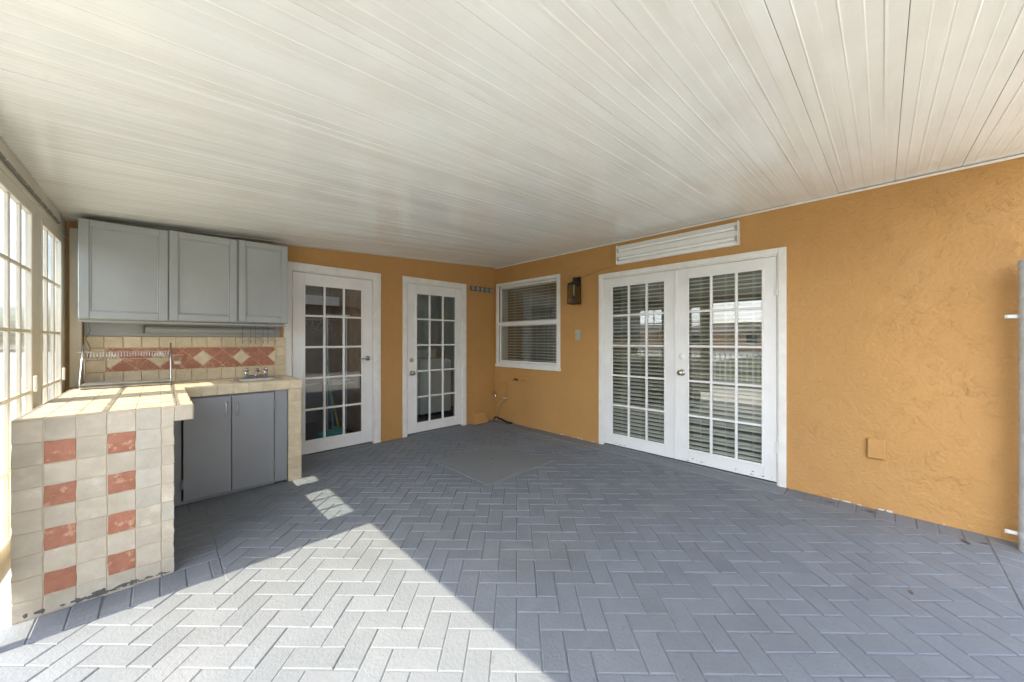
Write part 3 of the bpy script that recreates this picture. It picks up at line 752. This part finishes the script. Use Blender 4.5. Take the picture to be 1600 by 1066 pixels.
# top
xs = [PX0, -4.222, -4.124, -4.026, -3.927, -3.832, -3.770, -3.706]
for i in range(7):
    y = PY0+.004
    while y < -.03:
        y1 = min(y+.101, -.015)
        piece('tile', tile(xs[i+1]-xs[i]-G, y1-y-G, 'tile'), cnt, ((xs[i]+xs[i+1])/2, (y+y1)/2, TOP-T+.004+random.random()*.0008)); y = y1
SK = (-3.36, -3.03, -.50, -.17)
x = -3.706
while x < -2.92:
    x1 = min(x+.1, -2.908); y = CY
    while y < -.03:
        y1 = min(y+.1025, -.012)
        if not (SK[0]-.02 < (x+x1)/2 < SK[1]+.02 and SK[2] < (y+y1)/2 < SK[3]):
            piece('tile', tile(x1-x-G, y1-y-G, 'tile'), cnt, ((x+x1)/2, (y+y1)/2, TOP-T+.004+random.random()*.0008))
        y = y1
    x = x1
# sink
mb = MB()
a, b, c, d = SK; zt = TOP+.006; r_ = .022
def ring(x0, x1, y0, y1, z): return [mb.pt(p) for p in ((x0, y0, z), (x1, y0, z), (x1, y1, z), (x0, y1, z))]
R0 = ring(a, b, c, d, zt-.006); R1 = ring(a+.004, b-.004, c+.004, d-.004, zt); R2 = ring(a+r_, b-r_, c+r_, d-.055, zt); R3 = ring(a+r_+.004, b-r_-.004, c+r_+.004, d-.06, zt-.004); R4 = ring(a+.05, b-.05, c+.05, d-.085, zt-.12)
for A, B in ((R0, R1), (R1, R2), (R2, R3), (R3, R4)):
    for k in range(4): mb.f.append([A[k], A[(k+1) % 4], B[(k+1) % 4], B[k]])
mb.f.append(R4)
sk = part('sink', mb, M['steel'], cnt)
part('drain', MB().lathe([(.035, 0), (.035, .003), (.01, .002)], (-3.195, -.33, TOP-.112), (0, 0, 1), 14), M['chrome'], sk)
fx, fy = -3.185, -.185
mb = MB(); mb.box(fx-.10, fy-.022, zt, fx+.10, fy+.022, zt+.028, .008)
fc = part('faucet', mb, M['chrome'], cnt)
mb = MB().tube([(fx, fy, zt+.02), (fx, fy, zt+.055), (fx, fy-.03, zt+.085), (fx, fy-.08, zt+.088), (fx, fy-.12, zt+.070)], [.014, .012, .011, .010, .009], 12)
part('spout', mb, M['chrome'], fc, smooth=True)
for s_ in (-1, 1):
    part('tap_knob', MB().lathe([(.016, 0), (.020, .008), (.017, .03), (.024, .040), (.024, .058), (.010, .066), (0, .067)], (fx+s_*.075, fy, zt+.026), (0, 0, 1), 14), M['chrome'], fc, smooth=True)
# cupboard front under the counter
mb = MB()
mb.box(-3.778, CY+.030, .0, -3.722, CY+.05, TOP-.078, .002); mb.box(-3.118, CY+.022, .012, -3.020, CY+.05, TOP-.078, .002)
mb.box(-3.722, CY+.030, .0, -3.118, CY+.05, .03, .002); mb.box(-3.722, CY+.032, TOP-.10, -3.118, CY+.05, TOP-.078, .002)
part('face_frame', mb, M['cab_low'], cnt)
for (a, b, hx) in ((-3.712, -3.421, -3.455), (-3.417, -3.124, -3.382)):
    dl = part('cupboard_door', MB().box(a, CY+.006, .028, b, CY+.026, TOP-.092, .003), M['cab_low'], cnt)
    mb = MB().tube([(hx, CY+.008, .745), (hx, CY-.012, .740), (hx, CY-.020, .715), (hx, CY-.020, .69), (hx, CY-.012, .665), (hx, CY+.008, .66)], .0048, 8)
    mb.box(hx-.010, CY+.002, .735, hx+.010, CY+.007, .765, .002); mb.box(hx-.010, CY+.002, .640, hx+.010, CY+.007, .670, .002)
    part('pull_handle', mb, M['cab_low'], dl, smooth=True)
for z in (.70, .16):
    part('hinge', MB().tube([(-3.121, CY+.004, z-.035), (-3.121, CY+.004, z+.035)], .006, 8), M['cab_low'], cnt)
    part('hinge', MB().tube([(-3.717, CY+.006, z-.035), (-3.717, CY+.006, z+.035)], .006, 8), M['cab_low'], cnt)
# paint and dirt splashes at the foot
mb = MB()
for k in range(42):
    x = PX0+.03+random.random()*.47; l_ = .008+random.random()*.03; h_ = (.004+random.random()*.018)
    z_ = .002+random.random()*.012
    cx_, n_ = x, 7
    pts = [mb.pt((cx_+l_*cos(2*pi*q/n_)*(.6+random.random()*.5), PY0-.0022, z_+h_*(1+sin(2*pi*q/n_))*(.5+random.random()*.3))) for q in range(n_)]
    c2_ = mb.pt((cx_, PY0-.0034, z_+h_*.8))
    for q in range(n_): mb.f.append([pts[q], pts[(q+1) % n_], c2_])
tag(part('paint_splashes', mb, M['splash'], cnt), kind='stuff')

# ------------------------------------------------------------------ backsplash
BX0, BX1 = -4.262, -2.905; BZ0, BZ1 = TOP+.002, 1.292; BY = -.016
bs = thing('tiled_backsplash', 'travertine backsplash with a band of red diamonds behind the counter', 'backsplash', (-3.58, 0, .9))
part('grout_bed', MB().box(BX0, BY, BZ0, BX1, -.001, BZ1, .002), M['grout_pink'], bs)
b0, b1 = 1.008, 1.196; bx0, bx1 = -4.145, -2.995
def bs_tile(x0, x1, z0, z1, m='tile'):
    piece('tile', tile(x1-x0-G, z1-z0-G, m), bs, ((x0+x1)/2, BY-.002-random.random()*.0008, (z0+z1)/2), rot=(R(90), 0, 0))
n = 13; s_ = (BX1-BX0)/n
for k in range(n):
    bs_tile(BX0+k*s_, BX0+(k+1)*s_, b1+.004, BZ1)
    bs_tile(BX0+k*s_, BX0+(k+1)*s_, BZ0, b0-.004)
for (x0, x1) in ((BX0, bx0-.004), (bx1+.004, BX1)):
    bs_tile(x0, x1, b0, (b0+b1)/2); bs_tile(x0, x1, (b0+b1)/2, b1)
Dg = .1415; cz = (b0+b1)/2; k0 = -4.145+.02
for i in range(-1, 20):
    for j in (-2, -1, 0, 1, 2):
        if (i+j) % 2: continue
        cx = k0+i*Dg/2; c_z = cz+j*Dg/2
        P = [(cx-Dg/2, c_z), (cx, c_z-Dg/2), (cx+Dg/2, c_z), (cx, c_z+Dg/2)]
        P = clip(P, 1, 0, bx0); P = clip(P, -1, 0, -bx1) if P else P
        P = clip(P, 0, 1, b0) if P else P; P = clip(P, 0, -1, -b1) if P else P
        if not P or len(P) < 3 or abs(area(P)) < .00025: continue
        P = [P[k] for k in range(len(P)) if (Vector(P[k])-Vector(P[k-1])).length > .004]
        if len(P) < 3: continue
        if area(P) < 0: P = P[::-1]
        cream = (j == 0 and (i//2) % 2 == 0)
        mb = MB(); mb.prism([(x-cx, z-c_z) for x, z in P], -.004, .0055, b=.0015, j=.0032)
        o = piece('tile', mb.mesh('tile', M['tile' if cream else 'tile_red'], recalc=False), bs, (cx, BY-.001, c_z), rot=(R(90), 0, 0))
        if not cream: o['label'] = 'red marble tile set on the diagonal'

# grey backing board, strip light and hooks below the wall cabinets
single('backing_board', MB().box(-4.262, -.020, 1.294, -2.96, -.001, 1.47, .002), M['cab'], 'flat grey board on the wall between backsplash and wall cabinets', 'board', (-3.6, -.01, 1.294))
t = thing('strip_light', 'unlit grey strip light fixed under the wall cabinets', 'light', (-3.46, -.05, 1.33))
part('housing', MB().box(-3.93, -.062, 1.325, -3.0, -.022, 1.375, .004), M['cab'], t)
part('end_cap', MB().box(-3.945, -.066, 1.318, -3.932, -.021, 1.382, .003), M['track'], t)
part('cover', MB().box(-3.90, -.070, 1.338, -3.03, -.0625, 1.362, .003), M['plate'], t)
t = thing('hook_rail', 'small dark wire utensil hooks hanging above the sink', 'hooks', (-3.12, -.12, 1.30))
part('rail', MB().tube([(-3.28, -.12, 1.262), (-2.98, -.12, 1.262)], .0022, 6), M['track'], t)
for k in range(6):
    x = -3.28+.05*k+(.012 if k % 2 else 0)
    part('hook', MB().tube([(x, -.12, 1.40), (x, -.12, 1.24), (x, -.130, 1.232), (x, -.140, 1.238), (x, -.142, 1.252)], .0020, 6), M['track'], t)

# ------------------------------------------------------------------ wall cabinets
cb = thing('wall_cabinet', 'grey three door wall cabinet hung above the tiled counter', 'cabinet', (-3.6, -.17, 1.41))
cx0, cx1, cy = -4.262, -2.952, -.315
def ct(x): return 2.135+(x-cx0)*.028
def cbz(x): return 1.412+(x-cx0)*.008
mb = MB()
I = [mb.pt(p) for p in ((cx0, -.003, cbz(cx0)), (cx1, -.003, cbz(cx1)), (cx1, -.003, ct(cx1)), (cx0, -.003, ct(cx0)), (cx0, cy, cbz(cx0)), (cx1, cy, cbz(cx1)), (cx1, cy, ct(cx1)), (cx0, cy, ct(cx0)))]
mb.f += [[I[0], I[1], I[2], I[3]], [I[4], I[5], I[6], I[7]], [I[0], I[1], I[5], I[4]], [I[3], I[2], I[6], I[7]], [I[0], I[3], I[7], I[4]], [I[1], I[2], I[6], I[5]]]
part('carcass', mb, M['cab'], cb)
part('light_rail', MB().box(cx0+.01, cy+.01, cbz(cx0)-.018, cx1-.01, cy+.03, cbz(cx0)-.001, .002), M['cab'], cb)
for (a, b) in ((cx0+.004, -3.793), (-3.785, -3.347), (-3.335, cx1-.004)):
    z0, z1 = cbz((a+b)/2)+.006, ct((a+b)/2)-.006
    y0, y1 = cy-.021, cy-.001; st = .052
    mb = MB(); mb.box(a, y0, z0, a+st, y1, z1, .003); mb.box(b-st, y0, z0, b, y1, z1, .003)
    mb.box(a+st, y0+.0005, z0, b-st, y1, z0+st, .003); mb.box(a+st, y0+.0005, z1-st, b-st, y1, z1, .003)
    dr = part('cabinet_door', mb, M['cab'], cb)
    part('door_panel', MB().box(a+st-.004, y0+.009, z0+st-.004, b-st+.004, y1-.002, z1-st+.004), M['cab'], dr)
    bd = MB(); e = .009
    bd.box(a+st, y0+.0035, z0+st, a+st+e, y0+.012, z1-st, .003); bd.box(b-st-e, y0+.0035, z0+st, b-st, y0+.012, z1-st, .003)
    bd.box(a+st+e, y0+.004, z0+st, b-st-e, y0+.012, z0+st+e, .003); bd.box(a+st+e, y0+.004, z1-st-e, b-st-e, y0+.012, z1-st, .003)
    part('moulding', bd, M['cab'], dr)
single('corner_board', MB().box(-4.328, -.075, .905, -4.268, -.002, 2.11, .003), M['cream'], 'cream upright board in the corner left of the backsplash', 'board', (-4.3, -.04, .9))
single('cable', MB().tube([(-4.235, -.08, 1.41), (-4.225, -.09, 1.33), (-4.245, -.10, 1.27), (-4.22, -.11, 1.2), (-4.235, -.12, 1.1)], .003, 6), M['track'], 'thin cable hanging below the left end of the wall cabinet', 'cable', (-4.23, -.1, 1.41))

# dish rack
t = thing('dish_rack', 'empty wire dish rack with tray standing on the counter by the backsplash', 'rack', (-4.0, -.22, TOP+.004))
part('tray', MB().box(-4.255, -.335, TOP+.006, -3.77, -.10, TOP+.022, .005), M['steel'], t)
mb = MB()
for k in range(9): mb.tube([(-4.25, -.33+k*.027, TOP+.036), (-3.775, -.33+k*.027, TOP+.036)], .0028, 6)
part('base_wires', mb, M['steel'], t)
for x in (-4.25, -3.775):
    part('side_frame', MB().tube([(x, -.34, TOP+.03), (x, -.335, TOP+.06), (x-.0, -.24, 1.10), (x, -.17, 1.225), (x, -.155, 1.235), (x, -.14, 1.21), (x, -.12, TOP+.05)], .0058, 8), M['steel'], t, smooth=True)
part('top_rail', MB().tube([(-4.28, -.20, 1.172), (-3.775, -.20, 1.172)], .0036, 6), M['steel'], t)
part('low_rail', MB().tube([(-4.25, -.215, 1.118), (-3.80, -.215, 1.118)], .0028, 6), M['steel'], t)
for k in range(30):
    x = -4.24+k*.0155
    part('wire', MB().tube([(x, -.20, 1.172), (x, -.217, 1.118), (x, -.235, 1.135)], .0016, 5), M['steel'], t)
part('cutlery_cup', MB().box(-3.755, -.28, 1.062, -3.712, -.25, 1.092, .006), M['plate'], t)
part('cup_wire', MB().tube([(-3.775, -.30, 1.14), (-3.70, -.30, 1.14), (-3.695, -.24, 1.14), (-3.775, -.24, 1.14)], .003, 6), M['steel'], t)

# ------------------------------------------------------------------ wall fixtures
t = thing('fluorescent_light', 'long unlit white two-tube light fixture above the double doors', 'light', (0, -2.8, 2.25))
X = RIGHT; a, b, z0, z1 = 2.19, 3.42, 2.140, 2.352
mb = MB(X)
prof = [(0.001, z0), (.030, z0), (.040, z0+.03), (.032, z0+.060), (.048, (z0+z1)/2-.025), (.048, (z0+z1)/2+.025), (.032, z1-.060), (.040, z1-.03), (.030, z1), (.001, z1)]
A = [mb.pt((a+.006, d, z)) for d, z in prof]; B = [mb.pt((b-.006, d, z)) for d, z in prof]
for k in range(len(prof)): mb.f.append([A[k], A[(k+1) % len(prof)], B[(k+1) % len(prof)], B[k]])
part('reflector', mb, M['fixture'], t)
for (p, q) in ((a, a+.007), (b-.007, b)): part('end_plate', MB(X).box(p, .001, z0-.003, q, .075, z1+.003, .002), M['fixture'], t)
for z in (z0+.058, z1-.058):
    part('tube', MB(X).tube([(a+.03, .056, z), (b-.03, .056, z)], .0155, 12), M['tube'], t, smooth=True)
    for u in (a+.008, b-.030): part('socket', MB(X).box(u, .022, z-.020, u+.022, .064, z+.020, .003), M['plate'], t)

t = thing('wall_lantern', 'small black box lantern with clear glass between window and double doors', 'lantern', (0, -1.57, 1.9))
part('back_plate', MB(X).box(1.57, .001, 1.955, 1.665, .018, 2.07, .004), M['black'], t)
part('arm', MB(X).box(1.590, .018, 1.99, 1.645, .09, 2.055, .006), M['black'], t)
part('cap', MB(X).box(1.562, .035, 1.963, 1.673, .150, 1.985, .004).box(1.59, .05, 1.985, 1.645, .13, 2.0, .003), M['black'], t)
mb = MB(X)
ua, ub, da, db, za, zb = 1.557, 1.678, .030, .155, 1.725, 1.963
for (u, d) in ((ua, da), (ub-.009, da), (ua, db-.009), (ub-.009, db-.009)): mb.box(u, d, za, u+.009, d+.009, zb, .001)
mb.box(ua-.002, da-.002, za-.010, ub+.002, db+.002, za, .002)
for (p, q, r_, s_) in ((ua, ub, da, da+.009), (ua, ub, db-.009, db)): mb.box(p+.0095, r_+.0005, zb-.010, q-.0095, s_-.0005, zb-.0005, .001)
part('cage', mb, M['black'], t)
for bx in ((ua+.009, da+.003, za, ub-.009, da+.0045, zb-.01), (ua+.009, db-.0055, za, ub-.009, db-.004, zb-.01), (ua+.003, da+.009, za, ua+.0045, db-.009, zb-.001), (ub-.0045, da+.009, za, ub-.003, db-.009, zb-.001)):
    part('glass_pane', MB(X).box(*bx), M['lamp_glass'], t)
part('bulb', MB().lathe([(.010, 0), (.012, .03), (.010, .04), (.013, .06), (.013, .11), (.006, .135), (0, .14)], X(1.617, .092, 1.960), (0, 0, -1), 12), M['bulb'], t, smooth=True)

t = thing('blank_plate', 'small grey switch plate below the black wall lantern', 'switch plate', (0, -1.61, 1.33))
part('plate', MB(X).box(1.575, .001, 1.265, 1.650, .009, 1.395, .003), M['plate'], t)
part('paddle', MB(X).box(1.597, .008, 1.295, 1.628, .012, 1.365, .002), M['plate'], t)
t = thing('outlet_cover', 'orange painted weatherproof outlet cover low on the side wall', 'outlet', (0, -4.30, .45))
part('base', MB(X).box(4.252, .001, .375, 4.355, .018, .528, .006), M['orange'], t)
part('lid', MB(X).box(4.257, .017, .381, 4.350, .030, .522, .010), M['orange'], t)

t = thing('coat_rack', 'small dark hook rack high between the corner door and the window', 'rack', (-.28, 0, 2.05))
part('backing', MB(BACK).box(-.50, .001, 2.015, -.05, .010, 2.085, .004), M['teal'], t)
for k in range(5):
    x = -.455+k*.09
    mb = MB(BACK).tube([(x, .010, 2.072), (x, .045, 2.065), (x, .058, 2.045), (x, .05, 2.024), (x, .028, 2.018)], .0075, 8)
    mb.box(x-.014, .009, 2.028, x+.014, .016, 2.076, .004)
    part('hook', mb, M['plate'], t, smooth=False)

t = thing('water_tap', 'small chrome wall tap low in the room corner', 'tap', (-.06, 0, .41))
part('body', MB().tube([(-.055, -.001, .415), (-.055, -.07, .415), (-.055, -.085, .395), (-.055, -.088, .37)], [.014, .013, .013, .011], 10), M['chrome'], t, smooth=True)
part('hand_wheel', MB().lathe([(.008, 0), (.008, .02), (.026, .022), (.026, .030), (.008, .034)], (-.055, -.05, .425), (0, -.35, 1), 12), M['chrome'], t, smooth=True)
t = thing('junction_box', 'orange painted junction box with conduit low on the wall beside the corner', 'junction box', (0, -.24, .38))
part('box', MB(X).box(.165, .001, .385, .300, .065, .610, .006), M['orange'], t)
part('cover', MB(X).box(.160, .065, .380, .305, .072, .615, .004), M['orange'], t)
part('conduit', MB(X).tube([(.27, .03, .385), (.27, .032, .36), (.25, .034, .335), (.19, .036, .31), (.14, .038, .24), (.09, .04, .10), (.08, .04, .0)], .013, 10), M['tan'], t, smooth=True)
part('clamp', MB(X).box(.24, .01, .362, .305, .05, .378, .003), M['galv'], t)
t = thing('vent_hood', 'orange painted half round vent hood under the window', 'vent', (0, -.56, .68))
mb = MB(X); n = 12
def arc(r, d, e=.6): return [mb.pt((.53-r*cos(pi*k/n), d, .655+e*r*sin(pi*k/n))) for k in range(n+1)]
A = arc(.092, .001); B = arc(.088, .050); C_ = arc(.070, .055); D_ = arc(.060, .001)
for P_, Q_ in ((A, B), (B, C_), (C_, D_)):
    for k in range(n): mb.f.append([P_[k], P_[k+1], Q_[k+1], Q_[k]])
mb.f.append([A[0], B[0], C_[0], D_[0]]); mb.f.append([A[-1], B[-1], C_[-1], D_[-1]])
part('hood', mb, M['orange'], t)
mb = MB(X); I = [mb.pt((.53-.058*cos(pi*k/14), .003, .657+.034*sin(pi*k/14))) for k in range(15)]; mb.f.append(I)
part('opening_shade', mb, M['black'], t)  # flat black sheet painted as the shade inside the vent mouth
mb = MB(X); mb.tube([(.60, .012, .670), (.66, .016, .690), (.72, .014, .685), (.78, .008, .665)], [.022, .024, .020, .010], 10)
part('stub', mb, M['orange'], t, smooth=True)
t = thing('pipe_cover', 'orange painted wedge shaped cover on the floor by the corner door', 'cover', (-.33, -.03, 0))
mb = MB(BACK)
I = [mb.pt(p) for p in ((-.47, .001, .005), (-.22, .001, .005), (-.22, .11, .005), (-.47, .11, .005), (-.45, .001, .19), (-.28, .001, .19), (-.26, .06, .15), (-.45, .06, .15))]
mb.f += [[I[0], I[1], I[2], I[3]], [I[4], I[5], I[6], I[7]], [I[0], I[1], I[5], I[4]], [I[3], I[2], I[6], I[7]], [I[0], I[3], I[7], I[4]], [I[1], I[2], I[6], I[5]]]
part('cover', mb, M['orange'], t)
single('hose', MB().tube([(-.06, -.05, .02), (-.045, -.07, .055), (-.05, -.14, .05), (-.045, -.25, .03), (-.06, -.36, .018), (-.05, -.44, .016)], .013, 10), M['rubber'], 'short black hose end lying on the floor in the room corner', 'hose', (-.05, -.2, 0), smooth=True)
# bead of old cable above the door, painted over
single('cable', MB().tube([(-.006, -1.66, 2.04), (-.007, -1.78, 2.075), (-.007, -1.90, 2.11), (-.007, -2.16, 2.135)], .006, 8), M['orange'], 'thin orange painted cable from the lantern to the long light fixture', 'cable', (0, -1.9, 2.08), smooth=True)

# fence post at the open end
t = thing('fence_post', 'thick galvanised fence post with bands standing at the end of the orange wall', 'post', (-.128, -4.965, 0))
PXp, PYp, pr = -.128, -4.965, .056
part('pole', MB().tube([(PXp, PYp, -.01), (PXp, PYp, 1.70)], pr, 28), M['galv'], t, smooth=True)
part('cap', MB().lathe([(pr+.004, 0), (pr+.004, .03), (pr-.004, .045), (.012, .06), (0, .062)], (PXp, PYp, 1.70), (0, 0, 1), 28), M['galv'], t, smooth=True)
for z, m in ((1.405, 'galv'), (.095, 'galv_white')):
    mb = MB().lathe([(pr+.004, 0), (pr+.004, .022)], (PXp, PYp, z-.011), (0, 0, 1), 28)
    mb.box(PXp-.005, PYp+pr-.002, z-.011, PXp+.005, PYp+pr+.05, z+.011, .002)
    part('band', mb, M[m], t, smooth=False)
    part('bolt', MB().lathe([(.008, -.012), (.008, .012)], (PXp, PYp+pr+.035, z), (1, 0, 0), 6), M[m], t)

# dry leaves and paint flecks on the floor
lv = MB()
for (x, y, s_, ang) in ((-.235, -4.70, .035, .4), (-.18, -4.78, .028, 2.0), (-1.15, -4.44, .018, .2), (-.11, -4.05, .03, 1.4), (-.09, -4.28, .035, 1.5), (-1.32, -1.45, .02, .3)):
    mb = MB(); c_, s2 = cos(ang), sin(ang)
    pr_ = [(-1, 0, .1), (-.4, .32, .35), (.4, .28, .3), (1, 0, .15), (.4, -.3, .05), (-.4, -.34, .05)]
    I = [mb.pt((x+s_*(p*c_-q*s2), y+s_*(p*s2+q*c_), .003+h*s_*.6)) for p, q, h in pr_]; J = [mb.pt((x+s_*(p*c_-q*s2), y+s_*(p*s2+q*c_), .0045+h*s_*.6)) for p, q, h in pr_]
    mb.f += [I[::-1], J]+[[I[k], I[(k+1) % 6], J[(k+1) % 6], J[k]] for k in range(6)]
    single('dry_leaf', mb, M['dead_leaf'], {-.235: 'dry brown leaf at the end of the orange wall foot', -.18: 'dry leaf beside the fence post', -1.15: 'small dry leaf on the open grey pavers', -.11: 'dry leaf against the wall right of the double doors', -.09: 'dry leaf at the wall foot under the outlet cover', -1.32: 'tiny dry leaf on the smooth concrete patch'}[x], 'leaf', (x, y, .003))

# ------------------------------------------------------------------ the yard round the porch (through the side windows and in the reflections)
t = thing('picket_railing', 'long white picket railing at the far edge of the terrace, mirrored in the double doors', 'railing', (-6.9, -3, 0))
part('top_rail', MB().box(-6.95, -9, .93, -6.87, 2.6, .98, .006), M['white'], t)
part('bottom_rail', MB().box(-6.94, -9, .14, -6.88, 2.6, .18, .006), M['white'], t)
pk = MB().box(-.017, -.017, .18, .017, .017, .93, .003).mesh('baluster', M['white'])
for k in range(92): piece('baluster', pk, t, (-6.91, -8.9+k*.125, 0))
for k in range(5): part('post', MB().box(-6.96, -8.99+k*2.88, -.14, -6.86, -8.89+k*2.88, 1.05, .006), M['white'], t)
def house(label, x0, y0, x1, y1, h, rh, m, nw=3):
    t = thing('house', label, 'house', ((x0+x1)/2, (y0+y1)/2, -.14))
    part('walls', MB().box(x0, y0, -.14, x1, y1, h), M[m], t)
    mb = MB(); o_ = .5; cy_ = (y0+y1)/2
    I = [mb.pt(p) for p in ((x0-o_, y0-o_, h), (x1+o_, y0-o_, h), (x1+o_, y1+o_, h), (x0-o_, y1+o_, h), ((x0+x1)/2, y0+2.0, h+rh), ((x0+x1)/2, y1-2.0, h+rh))]
    mb.f += [[I[0], I[1], I[4]], [I[1], I[2], I[5], I[4]], [I[2], I[3], I[5]], [I[3], I[0], I[4], I[5]], [I[0], I[3], I[2], I[1]]]
    part('roof', mb, M['shingle'], t)
    part('fascia', MB().box(x1+o_-.02, y0-o_, h-.16, x1+o_+.01, y1+o_, h-.005), M['white'], t)
    for k in range(nw):
        yy = y0+(y1-y0)*(k+.5)/nw
        f = part('window', MB().box(x1, yy-.55, .9, x1+.05, yy+.55, 2.0, .01), M['white'], t)
        part('pane', MB().box(x1+.045, yy-.48, .97, x1+.056, yy+.48, 1.93), M['win_dark'], f)
house('low peach house with brown shingle roof far beyond the picket railing', -50, -3, -38, 12.5, 2.3, 1.0, 'house_peach')
house('second peach house with brown roof further along the street', -50, 15, -39, 28, 2.3, 1.1, 'house_peach', 3)
house('unseen brown roofed house added behind the open end of the porch', -9, -20, 9, -11, 2.6, 1.7, 'house_tan', 3)  # added out of view to keep bright sky out of the back door glass
# broadleaf palm-like tree near the peach house
def palm(x, y, h, label):
    t = thing('palm_tree', label, 'tree', (x, y, -.14))
    part('trunk', MB().tube([(x, y, -.14), (x+.1, y, h*.5), (x+.05, y+.1, h)], [.16, .12, .10], 10), M['trunk'], t, smooth=True)
    mb = MB()
    for k in range(16):
        a = 2*pi*k/16+random.random()*.3; el = random.random()*1.0-.1; Lf = 1.5+random.random()*.5
        prev = None
        for s_ in range(9):
            q = s_/8; rr_ = Lf*q; zz = h+sin(el)*rr_ - .55*q*q*Lf; cxp = x+cos(a)*rr_*cos(el); cyp = y+sin(a)*rr_*cos(el)
            if prev and s_ > 1:
                for sd_ in (-1, 1):
                    wl = .34*(1-abs(q-.5)*1.2); dx, dy = -sin(a)*sd_, cos(a)*sd_
                    for z_ in (0, .5):
                        bx = prev[0]+(cxp-prev[0])*z_; by = prev[1]+(cyp-prev[1])*z_; bz = prev[2]+(zz-prev[2])*z_
                        mb.poly([(bx, by, bz), (bx+cos(a)*.05, by+sin(a)*.05, bz), (bx+dx*wl+cos(a)*.18, by+dy*wl+sin(a)*.18, bz-.16)])
            prev = (cxp, cyp, zz)
    part('crown', mb, M['leaf'], t)
palm(-16.5, -.6, 1.7, 'short palm tree between the railing and the peach house')
palm(-15.0, -12.5, 3.4, 'taller palm tree beyond the far end of the railing')
